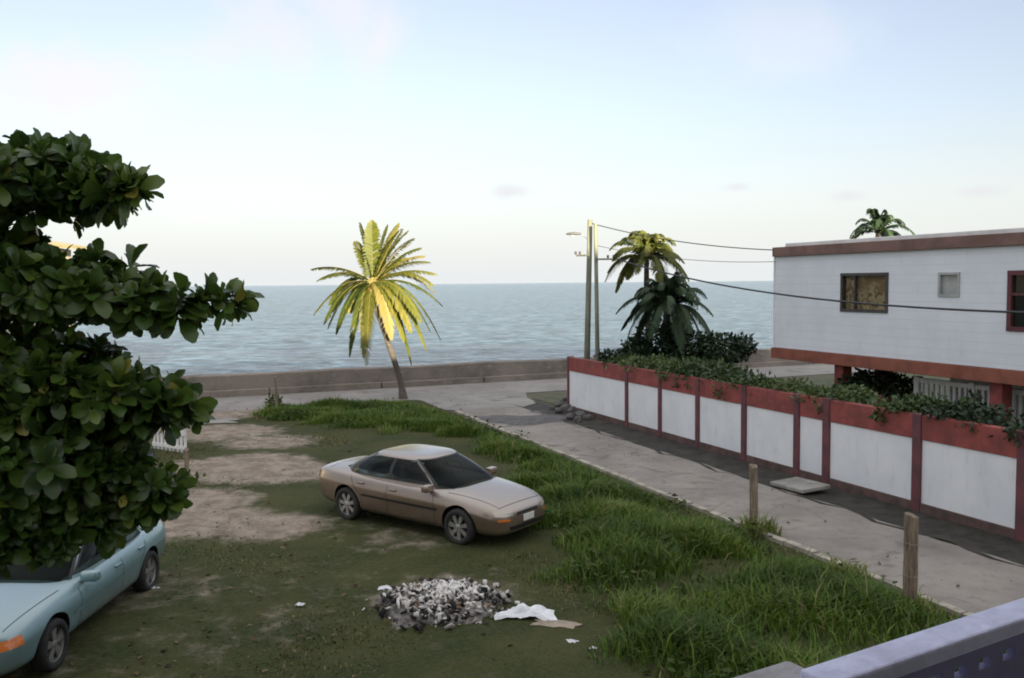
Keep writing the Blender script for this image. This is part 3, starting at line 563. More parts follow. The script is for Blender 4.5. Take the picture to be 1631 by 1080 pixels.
g=MB(); g.tube([Vector((0,0,-.2)),Vector((.05,0,1.2)),Vector((-.05,.05,3)),Vector((.05,.1,5)),Vector((0,.1,6.4))],[.36,.27,.23,.17,.08],14,jitter=.06); g.build('trunk',M['bark'],tr,smooth=True)
def limb(pts,r0,r1): 
    P=[Vector(p) for p in pts]; n=len(P); MB().tube([p-tb for p in P],[r0+(r1-r0)*i/(n-1) for i in range(n)],8,jitter=.05).build('limb',M['bark'],tr,smooth=True)
limb([tb+Vector((0,0.1,5.2)),at(-60,290,8.6),at(60,288,8.5),at(150,286,8.4),at(235,278,8.4)],.09,.012)
limb([tb+Vector((0,0.05,3.6)),at(-60,480,8.6),at(60,478,8.5),at(200,482,8.5),at(300,478,8.5),at(380,470,8.5)],.10,.010)
limb([tb+Vector((0,0.05,3.0)),at(-60,640,8.5),at(70,620,8.5),at(180,640,8.5),at(290,645,8.7)],.10,.012)
limb([tb+Vector((0,0.0,2.4)),at(-60,760,8.5),at(60,750,8.5),at(160,770,8.6),at(240,790,8.7)],.10,.012)
limb([tb+Vector((0,0.0,2.2)),at(-60,840,8.4),at(20,830,8.3),at(110,840,8.4)],.07,.012)
g=MB(); axes=[at(x,y,8.5) for x,y in ((-40,285),(60,288),(150,286),(60,478),(200,482),(300,478),(-40,480),(70,620),(180,640),(60,750),(160,770),(20,830),(230,785))]
for i in rng.choice(len(CC),420,replace=False):
    c=Vector(CC[i]); a=min(axes,key=lambda q:(q-c).length); g.tube([a-tb,a.lerp(c,.5)-tb+Vector((0,0,.04)),c-tb],[.013,.009,.004],5,cap=False)
stuff(g.build('twig',M['bark'],tr))

# ------------------------------------------------------------------ cream house beyond the tree, white gate
M['cream']=plain('cream_render',(.62,.57,.44),.85,.15,1.5,bmp=.1); M['yroof']=plain('pale_yellow_metal_roof',(.55,.45,.22),.5,.25,2,stretch=(6,.4,1)); M['wtrim']=plain('white_trim',(.75,.75,.72),.6,.1,3); M['dark']=plain('dark_opening',(.02,.02,.02),.5,.2,3)
cx_=at(150,392,32.1).x-4.75
ch=thing('cottage','pale cottage with low yellow roof behind the big dark tree','house',(cx_,28.5,0))
g=MB(); g.add([(x,y,z) for y in (-3,3) for x,z in ((-4.2,0),(4.2,0),(4.2,6.08),(-4.2,7.58))],[(0,1,2,3),(7,6,5,4),(0,4,5,1),(1,5,6,2),(2,6,7,3),(3,7,4,0)]); g.build('wall',M['cream'],ch)
def slab(x0,z0,x1,z1,y0,y1,h): return [(x0,y0,z0),(x1,y0,z1),(x1,y1,z1),(x0,y1,z0),(x0,y0,z0+h),(x1,y0,z1+h),(x1,y1,z1+h),(x0,y1,z0+h)],[(0,1,2,3),(7,6,5,4),(0,4,5,1),(1,5,6,2),(2,6,7,3),(3,7,4,0)]
MB().add(*slab(-4.9,7.80,4.75,6.08,-3.5,3.6,.10)).build('roof',M['yroof'],ch)
MB().add(*slab(-4.9,7.58,4.8,5.86,-3.55,-3.505,.20)).build('fascia',M['wtrim'],ch)
for x in (-2.4,1.6):
    w_=MB(); w_.box(x-.6,x+.6,-3.06,-2.98,1.2,2.4); w_=w_.build('window',M['wtrim'],ch); MB().box(x-.5,x+.5,-3.075,-3.062,1.3,2.3).build('pane',M['glass'],w_)
gb=gp(298,722); gb2=gp(228,712); d=(gb2-gb); rz=math.atan2(d.y,d.x)
gt=thing('picket_gate','white painted picket gate panel standing beside the dark tree','gate',gb,rz)
Lg=1.5
for k in range(9):
    x=.06+k*(Lg-.1)/8; hh=1.02+.10*k/8
    g=MB(); g.add([(x-.05,-.012,.0),(x+.05,-.012,.0),(x+.05,-.012,hh),(x,-.012,hh+.07),(x-.05,-.012,hh),(x-.05,.012,.0),(x+.05,.012,.0),(x+.05,.012,hh),(x,.012,hh+.07),(x-.05,.012,hh)],[(0,1,2,3,4),(9,8,7,6,5),(0,5,6,1),(1,6,7,2),(2,7,8,3),(3,8,9,4),(4,9,5,0)])
    g.build('picket',M['picket'],gt)
for zz in (.10,.5,.82): MB().box(0,Lg,.014,.05,zz,zz+.22 if zz==.5 else zz+.1).build('rail',M['picket'],gt)
# ------------------------------------------------------------------ rubbish, stones, litter
M['ash']=plain('pale_ash',(.20,.185,.17),.95,.6,9,bmp=1,c2=(.04,.036,.032))
mt,nt,b=nodes('burnt_rubbish'); a_=nd(nt,'ShaderNodeAttribute'); a_.attribute_name='rnd'; cr_=nt.nodes.new('ShaderNodeValToRGB'); el=cr_.color_ramp.elements; cr_.color_ramp.interpolation='CONSTANT'
cols=[(0,(.010,.010,.011)),(.24,(.04,.036,.032)),(.36,(.17,.15,.14)),(.46,(.38,.35,.33)),(.60,(.58,.55,.52)),(.72,(.20,.13,.09)),(.76,(.74,.72,.69))]
while len(el)<len(cols): el.new(.5)
for e,(p,c) in zip(el,cols): e.position=p; e.color=lin(c)
nt.links.new(a_.outputs['Fac'],cr_.inputs[0]); nt.links.new(cr_.outputs[0],b.inputs['Base Color']); b.inputs['Roughness'].default_value=.9; M['burnt']=mt
rp=gp(703,965); rh=thing('rubbish_heap','burnt heap of white ash and black rubbish on the grass before the gold car','rubbish heap',rp)
g=MB(); n=34; vs=[]; 
def heap_h(x,y): q=math.hypot(x/1.02,y/.92); return .17*max(0,1-q)**.6*(1+.25*math.sin(x*7+y*4))+.02*math.sin(x*19)*math.sin(y*17)*max(0,1-q)
for i in range(n+1):
    for j in range(n+1):
        x=-1.15+2.3*i/n; y=-1.1+2.2*j/n; vs.append((x,y,heap_h(x,y)+.02 if math.hypot(x/.92,y/.88)<1+.14*math.sin(5*math.atan2(y,x))+.08*math.sin(11*math.atan2(y,x)) else -.03))
g.add(vs,[(i*(n+1)+j,(i+1)*(n+1)+j,(i+1)*(n+1)+j+1,i*(n+1)+j+1) for i in range(n) for j in range(n)]); g.build('ash_mound',M['ash'],rh,smooth=True)
n=3000; th=rng.random(n)*2*np.pi; rr=np.minimum(np.abs(rng.normal(size=n))*.42,1.0+.4*rng.random(n)); x=rr*np.cos(th)*1.05; y=rr*np.sin(th)*.95; x*=.88; y*=.92; zz=np.array([heap_h(a,b_)+.03 for a,b_ in zip(x,y)])+rng.random(n)*.05
L=norm(rng.normal(size=(n,3))); Wd=norm(np.cross(L,rng.normal(size=(n,3)))); Nn=np.cross(L,Wd)
BX=np.array([(a,b_*.6,c*.22) for c in(-.5,.5) for b_ in(-.5,.5) for a in(-.5,.5)]); BF=np.array([(0,2,3,1),(4,5,7,6),(0,1,5,4),(2,6,7,3),(0,4,6,2),(1,3,7,5)])
v,f=instances(BX,BF,np.stack([x,y,zz],-1),L,Wd,Nn,.03+.11*rng.random(n)**2); q=np.clip(.20+.22*np.sin(x*5.1+1)*np.cos(y*6.3)+rng.random(n)*.80-.22*(np.hypot(x,y)>.62),0,.999)
dbr=fast('debris',v,[f],np.repeat(q,6),M['burnt'],rh); dbr['kind']='stuff'
M['char']=plain('charred_wood',(.016,.014,.013),.9,.4,9)
g=MB()
for k_ in range(46):
    a=random.random()*6.28; r_=abs(random.gauss(0,.42)); p0=Vector((r_*math.cos(a),r_*math.sin(a)*.9,0)); p0.z=heap_h(p0.x,p0.y)+.05; d_=Vector((random.gauss(0,1),random.gauss(0,1),random.gauss(.1,.25))).normalized()*random.uniform(.12,.34)
    g.tube([p0-d_*.5,p0+Vector((0,0,.02)),p0+d_*.5],[.010,.013,.007],5)
stuff(g.build('charred_sticks',M['char'],rh))
M['plastic']=plain('white_plastic',(.74,.75,.78),.35,.12,6); M['card']=plain('wet_cardboard',(.33,.27,.21),.9,.3,4)
def crumple(name,px,py,sx,sy,h,mat,label,cat,rot=0,seed=0,n=14,group=None,z=.03):
    p=gp(px,py); r_=random.Random(seed); g=MB(); vs=[]
    for i in range(n+1):
        for j in range(n+1):
            a=-1+2*i/n; b_=-1+2*j/n; ed=1+.18*math.sin(3*math.atan2(b_,a)+seed)+.1*math.sin(7*math.atan2(b_,a)); k=max(0,1-(a*a+b_*b_)*.5)
            vs.append((a*sx*ed,b_*sy*ed,.015+h*k*(.55+.45*math.sin(a*5+seed)*math.cos(b_*4+seed*2))+r_.uniform(-.012,.012)*min(1,h*8)))
    g.add(vs,[(i*(n+1)+j,(i+1)*(n+1)+j,(i+1)*(n+1)+j+1,i*(n+1)+j+1) for i in range(n) for j in range(n)]); o=g.build(name,mat); o.location=(p.x,p.y,z); o.rotation_euler=(0,0,rot)
    mod=o.modifiers.new('t','SOLIDIFY'); mod.thickness=.006; tag(o,label,cat,group); return o
crumple('plastic_bag',842,985,.36,.20,.17,M['plastic'],'large crumpled white plastic bag right of the burnt rubbish heap','bag',-.2,3)
crumple('cardboard',885,998,.30,.13,.03,M['card'],'flat tan piece of cardboard lying against the white plastic bag','cardboard',-.3,1,6)
for (px,py,s,lab) in ((1077,1041,.09,'scrap of white paper alone in the grass near the balcony railing'),(911,1028,.075,'white scrap of paper in the grass below the cardboard'),(613,941,.09,'pale scrap of paper at the left side of the burnt heap'),(402,695,.30,'flat white sheet on the sandy track, nearer of the two far pieces'),(447,669,.17,'small pale sheet beside the weeds at the far grass corner'),(246,942,.09,'pale scrap of paper by the rear wheel of the teal car'),(478,968,.06,'tiny pale scrap on the bare ground left of the burnt heap'),(945,1039,.05,'tiny white scrap of paper right of the cardboard')):
    crumple('paper_scrap',px,py,s,s*(.75 if s<.15 else .5),.04,M['plastic'] if s<.15 else M['slab'],lab,'litter',random.uniform(-.6,.6),int(px),8)
crumple('concrete_patch',332,673,.95,.42,.02,M['slab'],'broad pale slab lying flat on the ground where track meets road','slab',.1,5,8,None,.03)
M['grit']=plain('grit_stone',(.20,.18,.165),.95,.6,1.5)
M['rock']=plain('dark_rubble_stone',(.11,.105,.10),.95,.5,4,bmp=.8)
def rock(px,py,s,label,group=None,mat='rock'):
    p=gp(px,py); bm=bmesh.new(); bmesh.ops.create_icosphere(bm,subdivisions=2,radius=1)
    k=random.random()*9
    for v in bm.verts:
        w=1+.22*math.sin(v.co.x*3+k)+.18*math.sin(v.co.y*4+v.co.z*3+k*2); v.co=Vector((v.co.x*s*w,v.co.y*s*.8*w,v.co.z*s*.6*w))
    me=bpy.data.meshes.new('stone'); bm.to_mesh(me); bm.free(); me.materials.append(M[mat]); o=link('stone',me); o.location=(p.x,p.y,s*.35); o.rotation_euler=(random.uniform(-.3,.3),random.uniform(-.3,.3),random.random()*6); tag(o,label,'stone',group)
for (px,py,s) in ((893,648,.24),(903,655,.30),(914,660,.26),(925,664,.24),(889,657,.17),(908,667,.2),(921,671,.17),(900,640,.2),(936,668,.18),(880,652,.13)):
    rock(px,py,s,'dark rubble stone in the pile at the foot of the wall corner','rubble at the wall corner')
for (px,py,s,l) in ((800,702,.14,'dark stone at the lane edge behind the gold car'),(790,690,.10,'small dark stone at the far lane edge')): rock(px,py,s,l)
# dark patch of spilled soil in the junction
p=gp(835,668); g=MB(); vs=[(p.x,p.y,.05)]; n=26
for r_,zz in ((.5,.04),(.85,.012)):
    for j in range(n): q=2*math.pi*j/n; w=1+.2*math.sin(3*q)+.12*math.sin(7*q); vs.append((p.x+2.1*r_*w*math.cos(q),p.y+1.25*r_*w*math.sin(q),zz))
g.add(vs,[(0,1+j,1+(j+1)%n) for j in range(n)]+[(1+j,1+n+j,1+n+(j+1)%n,1+(j+1)%n) for j in range(n)]); M['tar']=plain('dark_patched_tar',(.105,.10,.10),.9,.35,4,bmp=.4); struct(g.build('tar_patch',M['tar'],smooth=True))
# weeds
shrub('weed_clump','dark green weed clump round the thin post at the far left grass corner','weed',[E(436,648,33.6,.32,.3,.45),E(446,656,33.3,.4,.3,.3)],700,.14,M['weed'])
shrub('weed_clump','low sprawling weeds on the sandy track below the white gate','weed',[E(300,768,21.6,.5,.35,.16),E(275,765,21.6,.4,.35,.2)],600,.12,M['weed'])
# ------------------------------------------------------------------ grass
M['grass']=leafmat('short_grass',[(0,(.030,.042,.010)),(.5,(.062,.078,.018)),(1,(.20,.17,.075))],.2,.6)
M['tall']=leafmat('tall_grass',[(0,(.036,.072,.008)),(.5,(.090,.165,.014)),(.85,(.155,.225,.03)),(1,(.24,.22,.09))],.3,.55)
def blades(name,x,y,h,mat,label,w=.012,lean=.45,tone=None):
    n=len(x); az=rng.random(n)*2*np.pi; ln=h*lean*(.3+rng.random(n)); dx=np.cos(az)*ln; dy=np.sin(az)*ln; wa=az+np.pi/2+rng.normal(size=n)*.5; ww=w*(.7+.6*rng.random(n)); wx_=np.cos(wa)*ww; wy_=np.sin(wa)*ww
    z0=np.full(n,-.01); P=np.zeros((n,5,3))
    P[:,0]=np.stack([x-wx_,y-wy_,z0],-1); P[:,1]=np.stack([x+wx_,y+wy_,z0],-1)
    P[:,2]=np.stack([x-wx_*.8+dx*.35,y-wy_*.8+dy*.35,h*.6],-1); P[:,3]=np.stack([x+wx_*.8+dx*.35,y+wy_*.8+dy*.35,h*.6],-1); P[:,4]=np.stack([x+dx,y+dy,h*(1-.25*lean)],-1)
    b_=np.arange(n)[:,None]*5; q=b_+np.array([[0,1,3,2]]); t=b_+np.array([[2,3,4]])
    tn=np.clip((.5 if tone is None else tone)+rng.normal(size=n)*.2,0,1)
    o=fast(name,P.reshape(-1,3),[q,t],np.concatenate([tn,tn]),mat); stuff(o); o['label']=label; return o
def scatter(n,s0,s1,t0,t1):
    s=s0+(s1-s0)*rng.random(n)**.8; t=t0+(t1-t0)*rng.random(n); return s,t,-A.x*s+N.x*t,-A.y*s+N.y*t
def patch(x,y,f): return .5+.25*np.sin(x*f+1.7*np.sin(y*f*.8+1))+.25*np.sin(y*f*1.3+1.4*np.sin(x*f*.7))
HEAPX,HEAPY=rp.x,rp.y
s,t,x,y=scatter(300000,6,34.2,-7,10.4); k=(rng.random(len(x))<np.clip(1.0-1.5*dirt(x,y),0,1)*(.22+.78*patch(x,y,1.1)**1.5)*(.25+.75*patch(x+2,y-3,5.3)))&(np.hypot(x-HEAPX,y-HEAPY)>.85)
blades('short_grass',x[k],y[k],(.025+.085*rng.random(k.sum())*patch(x[k],y[k],1.7)),M['grass'],'short worn grass over the lot',.009,1.1,np.where(rng.random(k.sum())>.86,1.0,.36+.5*patch(x[k],y[k],.8)))
s,t,x,y=scatter(230000,6.5,34.6,2.5,10.55); p1=patch(x,y,1.3); p2=patch(x+3.1,y-1.7,2.9); p3=patch(x-5,y+2,.62); q=p1*.5+p2*.3+p3*.2; tm=tallmask(s,t)
k=rng.random(len(x))<tm*np.clip((q-.16)*2.6,.16,1)*np.clip((10.7-t)/1.0,.35,1)
hh=(.11+.40*np.clip(q[k]*1.5-.30,0,1)+.13*rng.random(k.sum())**2)*np.interp(s[k],[6,14,22,28,34],[1,1,1.15,.8,.75])*(.45+.55*tm[k])*np.clip((10.62-t[k])/1.3,.28,1); hh=hh*(1+.7*(rng.random(k.sum())>.97))
blades('tall_grass',x[k],y[k],hh,M['tall'],'tall rank grass and weeds along the lane edge',.011,.75,np.where(rng.random(k.sum())>.95,1.0,.10+.75*patch(x[k]+1,y[k]+4,1.9)*p2[k]**.5))
# broad-leaved weeds mixed into the rank grass
s,t,x,y=scatter(16000,7,33.5,4,10.4); tm=tallmask(s,t); pw_=patch(x-2,y+6,1.6); k=rng.random(len(x))<tm*np.clip(pw_*2-1.05,0,1); x,y=x[k],y[k]; n=len(x)
P=np.stack([x,y,.06+.30*rng.random(n)*pw_[k]],-1); az=rng.random(n)*6.283; L=norm(np.stack([np.cos(az),np.sin(az),.25+rng.normal(size=n)*.35],-1)); Wd=norm(np.cross(np.array([0,0,1.])+rng.normal(size=(n,3))*.35,L)); v,f=instances(SL_V,SL_F,P,L,Wd,np.cross(L,Wd),.09+.10*rng.random(n))
o=stuff(fast('ground_weeds',v,[f],np.clip(.35+rng.normal(size=n)*.22,0,1),M['weed'])); o['label']='broad leaved weeds among the tall grass'
# fallen leaves, thickest under the tree
n=900; x=np.concatenate([-5.5+rng.normal(size=450)*2.2,rng.uniform(-9,7,n-450)]); y=np.concatenate([11+rng.normal(size=450)*3.2,rng.uniform(8,33,n-450)]); az=rng.random(n)*6.283; L=norm(np.stack([np.cos(az),np.sin(az),rng.normal(size=n)*.25],-1)); Wd=norm(np.cross(np.array([0,0,1.])+rng.normal(size=(n,3))*.3,L)); k=(y>7)&(-A.dot(Vector((0,0,0)))+N.x*x+N.y*y<T_LANE-.2)
M['deadleaf']=leafmat('fallen_leaf',[(0,(.04,.032,.02)),(.5,(.09,.065,.036)),(1,(.18,.14,.075))],.1,.8,.1)
v,f=instances(LEAF_V,LEAF_F,np.stack([x,y,np.full(n,.06)],-1)[k],L[k],Wd[k],np.cross(L,Wd)[k],(.04+.07*rng.random(n))[k]); o=stuff(fast('fallen_leaves',v,[f],np.repeat(rng.random(k.sum()),len(LEAF_F)),M['deadleaf'],None,True)); o['label']='brown fallen leaves scattered over the lot'
# pebbles and crumbs on the bare track and lane
n=5200; s,t,x,y=scatter(n,6,36,-6,13.1); k=(dirt(x,y)>.3)|((t>10.9)&(rng.random(n)>.75))|(rng.random(n)>.93); x,y=x[k],y[k]; n=len(x); L=norm(rng.normal(size=(n,3))*np.array([1,1,.3])); Wd=norm(np.cross(L,rng.normal(size=(n,3))*.3+np.array([0,0,1]))); 
OV=np.array([(1,0,0),(-.9,.1,0),(0,.7,0),(.1,-.8,0),(0,0,.5),(0,0,-.5)])*.5; OF=np.array([(0,2,4),(2,1,4),(1,3,4),(3,0,4),(2,0,5),(1,2,5),(3,1,5),(0,3,5)])
v,f=instances(OV,OF,np.stack([x,y,np.full(n,.035)],-1),L,Wd,np.cross(L,Wd),.02+.07*rng.random(n)**3); o=stuff(fast('pebbles',v,[f],None,M['grit'])); o['label']='small pebbles scattered on track and lane'
# straggling clumps by the posts and kerb
for (px,py,n,hm,tn) in ((1205,850,260,.55,.85),(1345,925,260,.5,.9),(1030,990,300,.6,.6),(990,800,300,.6,.55),(1445,972,160,.35,.75),(620,690,140,.45,.75),(1100,880,260,.6,.6)):
    c=gp(px,py); xx=c.x+np.clip(rng.normal(size=n),-1.7,1.7)*.2; yy=c.y+np.clip(rng.normal(size=n),-1.7,1.7)*.2
    o=blades('grass_tuft',xx,yy,hm*.8*(.4+.7*rng.random(n)),M['tall'],'',.011,.9,tn); del o['kind']; 
    lab={1205:'pale tuft of grass at the foot of the slimmer fence post',1345:'bright yellowish tuft of grass at the kerb between the two fence posts',1030:'tall green tuft of grass in the right foreground below the lane',990:'leafy tall tuft of grass right of the gold car bonnet',1445:'short tuft of grass round the foot of the nearest fence post',620:'thin pale tuft of grass behind the gold car roof',1100:'tall dark tuft of grass midway along the lane edge'}[px]
    tag(o,lab,'grass tuft')
# ------------------------------------------------------------------ cars
def carpaint(name,c,metal,rough,dust,sky_sheen):
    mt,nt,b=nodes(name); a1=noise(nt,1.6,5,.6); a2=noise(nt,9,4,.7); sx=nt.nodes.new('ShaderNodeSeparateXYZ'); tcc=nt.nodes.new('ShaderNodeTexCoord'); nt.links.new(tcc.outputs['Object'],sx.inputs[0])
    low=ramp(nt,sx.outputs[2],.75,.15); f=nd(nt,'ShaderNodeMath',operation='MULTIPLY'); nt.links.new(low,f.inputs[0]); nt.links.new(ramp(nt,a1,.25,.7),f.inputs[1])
    c1=mixc(nt,ramp(nt,a1,.35,.7),c,tuple(x*.9 for x in c)); c1=mixc(nt,f.outputs[0],c1,dust); ge=nt.nodes.new('ShaderNodeNewGeometry'); gz=nt.nodes.new('ShaderNodeSeparateXYZ'); nt.links.new(ge.outputs['Normal'],gz.inputs[0]); fd=nd(nt,'ShaderNodeMath',operation='MULTIPLY'); nt.links.new(ramp(nt,gz.outputs[2],.12,.85),fd.inputs[0]); fd2=nd(nt,'ShaderNodeMapRange'); fd2.inputs['To Min'].default_value=.35; fd2.inputs['To Max'].default_value=.7; nt.links.new(a1,fd2.inputs['Value']); nt.links.new(fd2.outputs[0],fd.inputs[1]); c1=mixc(nt,fd.outputs[0],c1,sky_sheen); nt.links.new(c1,b.inputs['Base Color'])  # pale sky reflection painted onto the upward faces of the body
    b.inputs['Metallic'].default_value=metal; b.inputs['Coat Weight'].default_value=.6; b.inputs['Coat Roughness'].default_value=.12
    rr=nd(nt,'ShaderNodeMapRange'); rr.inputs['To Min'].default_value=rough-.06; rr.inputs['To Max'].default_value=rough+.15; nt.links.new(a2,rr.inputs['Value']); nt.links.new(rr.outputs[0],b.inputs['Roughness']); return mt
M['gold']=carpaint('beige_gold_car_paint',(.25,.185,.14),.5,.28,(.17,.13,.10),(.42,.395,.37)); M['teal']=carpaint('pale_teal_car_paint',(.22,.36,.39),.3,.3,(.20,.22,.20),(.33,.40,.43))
def seeglass(name,tint,blend):
    mt,nt,b=nodes(name); tr=nt.nodes.new('ShaderNodeBsdfTransparent'); tr.inputs[0].default_value=lin(tint); gl=nt.nodes.new('ShaderNodeBsdfGlossy'); gl.inputs['Roughness'].default_value=.03
    lw=nt.nodes.new('ShaderNodeLayerWeight'); lw.inputs['Blend'].default_value=blend; mx=nt.nodes.new('ShaderNodeMixShader'); nt.links.new(lw.outputs['Fresnel'],mx.inputs[0]); nt.links.new(tr.outputs[0],mx.inputs[1]); nt.links.new(gl.outputs[0],mx.inputs[2]); nt.links.new(mx.outputs[0],nt.nodes['Material Output'].inputs['Surface']); return mt
M['screen']=seeglass('windscreen_glass',(.42,.50,.47),.14); M['seat']=plain('grey_seat_cloth',(.10,.095,.09),.95,.3,9); M['dash']=plain('dark_dash_plastic',(.022,.022,.023),.8,.2,9)
mt,nt,b=nodes('tinted_side_glass'); b.inputs['Base Color'].default_value=(.045,.05,.042,1); b.inputs['Roughness'].default_value=.05; b.inputs['Specular IOR Level'].default_value=1.0; M['sideglass']=seeglass('side_window_glass',(.50,.56,.52),.22)
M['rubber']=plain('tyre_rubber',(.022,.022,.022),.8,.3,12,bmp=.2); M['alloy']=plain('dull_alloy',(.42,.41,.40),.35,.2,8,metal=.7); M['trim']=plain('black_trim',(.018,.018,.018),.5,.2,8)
mt,nt,b=nodes('headlamp_glass'); b.inputs['Base Color'].default_value=(.36,.33,.27,1); b.inputs['Roughness'].default_value=.15; b.inputs['Metallic'].default_value=.4; b.inputs['Coat Weight'].default_value=1; M['lamp']=mt
M['amber']=plain('amber_lens',(.75,.20,.03),.2,.3,30,coat=.6); M['redlens']=plain('red_lens',(.40,.03,.03),.2,.2,20,coat=.6); M['plate']=plain('blank_white_plate',(.70,.69,.66),.5,.1,20)
def build_car(root, sp, paint):
    st=sp['st']; MBc=MB(); rings=[]
    for (x,hw,zb,zs,zt) in st:
        half=[(0,zb),(.78*hw,zb),(.925*hw,zb+.07),(.965*hw,zb+.38*(zs-zb)),(1.0*hw,zb+(zs-zb)*.64),(.995*hw,zb+(zs-zb)*.72),(.94*hw,zs-.05),(.84*hw,zs+.012),(.5*hw,zt-.008),(0,zt)]
        rings.append([(x,y,z) for y,z in half]+[(x,-y,z) for y,z in half[-2:0:-1]])
    n=len(rings[0]); vs=[p for r in rings for p in r]; k=len(rings)
    fs=[(i*n+j,i*n+(j+1)%n,(i+1)*n+(j+1)%n,(i+1)*n+j) for i in range(k-1) for j in range(n)]+[tuple(range(n)),tuple(range((k-1)*n,k*n))]
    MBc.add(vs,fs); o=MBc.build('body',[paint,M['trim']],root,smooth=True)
    md=o.modifiers.new('s','SUBSURF'); md.levels=2; md.render_levels=2; md.subdivision_type='CATMULL_CLARK'
    dg=bpy.context.evaluated_depsgraph_get(); me=bpy.data.meshes.new_from_object(o.evaluated_get(dg)); o.modifiers.clear(); o.data=me
    bm=bmesh.new(); bm.from_mesh(me); bvh=BVHTree.FromBMesh(bm); bm.free()
    # wheel arches
    cm=MB(); rw=sp['rw']; ra=rw+.055; ax=sp['axles']; hwm=max(q[1] for q in st)
    for x in ax:
        for sg in (-1,1):
            g=MB(); g.lathe([(.0005,-.30),(ra,-.30),(ra,.30),(.0005,.30)],40,'y',(x,sg*(hwm-.08),rw+.015)); cm.v and None
            oc=len(cm.v); cm.v+=g.v; cm.f+=[tuple(i+oc for i in f) for f in g.f]; cm.mi+=[0]*len(g.f)
    cut=cm.build('cutter',M['trim'],root); bmc=bmesh.new(); bmc.from_mesh(cut.data); bmesh.ops.remove_doubles(bmc,verts=bmc.verts,dist=.002); bmesh.ops.recalc_face_normals(bmc,faces=bmc.faces); bmc.to_mesh(cut.data); bmc.free()
    mb=o.modifiers.new('b','BOOLEAN'); mb.object=cut; mb.operation='DIFFERENCE'; mb.solver='EXACT'
    dg=bpy.context.evaluated_depsgraph_get(); me2=bpy.data.meshes.new_from_object(o.evaluated_get(dg)); o.modifiers.clear(); o.data=me2; bpy.data.objects.remove(cut)
    for p in me2.polygons:
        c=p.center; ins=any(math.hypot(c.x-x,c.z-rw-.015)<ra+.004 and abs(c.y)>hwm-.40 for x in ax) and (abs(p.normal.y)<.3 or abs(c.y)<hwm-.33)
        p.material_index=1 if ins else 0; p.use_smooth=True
    me2.set_sharp_from_angle(angle=R(38))
    def hit(og,d):
        h=bvh.ray_cast(Vector(og),Vector(d)); return h
    def side(x,z,sg,off=.004):
        h=hit((x,sg*2,z),(0,-sg,0)); return None if h[0] is None else h[0]+h[1]*off*(1 if h[1].y*sg>0 else -1)
    def strip(name,pts,w,sg,mat,parent,off=.003):
        P=[]; 
        for (x0,z0),(x1,z1) in zip(pts[:-1],pts[1:]):
            m_=max(2,int(math.hypot(x1-x0,z1-z0)/.06)); P += [(x0+(x1-x0)*i/m_,z0+(z1-z0)*i/m_) for i in range(m_)]
        P.append(pts[-1]); g=MB(); vs=[]
        for i,(x,z) in enumerate(P):
            a=P[max(i-1,0)]; b_=P[min(i+1,len(P)-1)]; t=Vector((b_[0]-a[0],b_[1]-a[1])).normalized(); nx,nz=-t.y*w/2,t.x*w/2
            p=side(x+nx,z+nz,sg,off); q=side(x-nx,z-nz,sg,off)
            if p is None or q is None: continue
            vs += [p,q]
        g.add(vs,[(2*i,2*i+1,2*i+3,2*i+2) for i in range(len(vs)//2-1)]); return g.build(name,mat,parent)
    def proj(name,poly,d,mat,parent,off=.006,nu=10,nv=5):
        """poly: four (a,b) corners; d '+x','-x' or 'z' projection onto the shell"""
        g=MB(); vs=[]
        for i in range(nu+1):
            for j in range(nv+1):
                u=i/nu; v=j/nv; a=(1-u)*(1-v)*poly[0][0]+u*(1-v)*poly[1][0]+u*v*poly[2][0]+(1-u)*v*poly[3][0]; b_=(1-u)*(1-v)*poly[0][1]+u*(1-v)*poly[1][1]+u*v*poly[2][1]+(1-u)*v*poly[3][1]
                if d=='+x': h=hit((4,a,b_),(-1,0,0))
                elif d=='-x': h=hit((-4,a,b_),(1,0,0))
                elif d=='z': h=hit((a,b_,3),(0,0,-1))
                elif d=='y': h=hit((a,3,b_),(0,-1,0))
                else: h=hit((a,-3,b_),(0,1,0))
                if h[0] is None: return None
                vs.append(h[0]+h[1]*off)
        g.add(vs,[(i*(nv+1)+j,(i+1)*(nv+1)+j,(i+1)*(nv+1)+j+1,i*(nv+1)+j+1) for i in range(nu) for j in range(nv)]); ob=g.build(name,mat,parent,smooth=True); return ob
    # ---- greenhouse shell
    G=sp['gh']; z0,z1=G['z']; N_=G.get('n',4.5)
    L=lambda a,t:a[0]+(a[1]-a[0])*t
    def ring(t):
        bow=math.sin(math.pi*t**1.25)*.04; xf=L(G['xf'],t)+math.sin(math.pi*t)*G.get('fb',.05); xr=L(G['xr'],t)-math.sin(math.pi*t)*G.get('rb',.05); hy=L(G['hy'],t)+bow
        return (xf+xr)/2,(xf-xr)/2,hy,z0+(z1-z0)*t
    def gside(x,t,off=0):
        cx,hx,hy,z=ring(t); q=min(1,abs((x-cx)/hx)); return Vector((x,(hy+off)*(1-q**N_)**(1/N_),z+off*.3))
    def gend(y,t,front,off=0):
        cx,hx,hy,z=ring(t); q=min(1,abs(y/hy)); s=(1-q**N_)**(1/N_); sg=1 if front else -1; return Vector((cx+sg*(hx*s+off),y,z+off*.6))
    sides=[]
    for po,ins in sp['side']:
        sides.append(([((a[0]+b_[0])/2,(a[1]+b_[1])/2,(a[2]+b_[2])/2) for a,b_ in zip(po,ins)]))
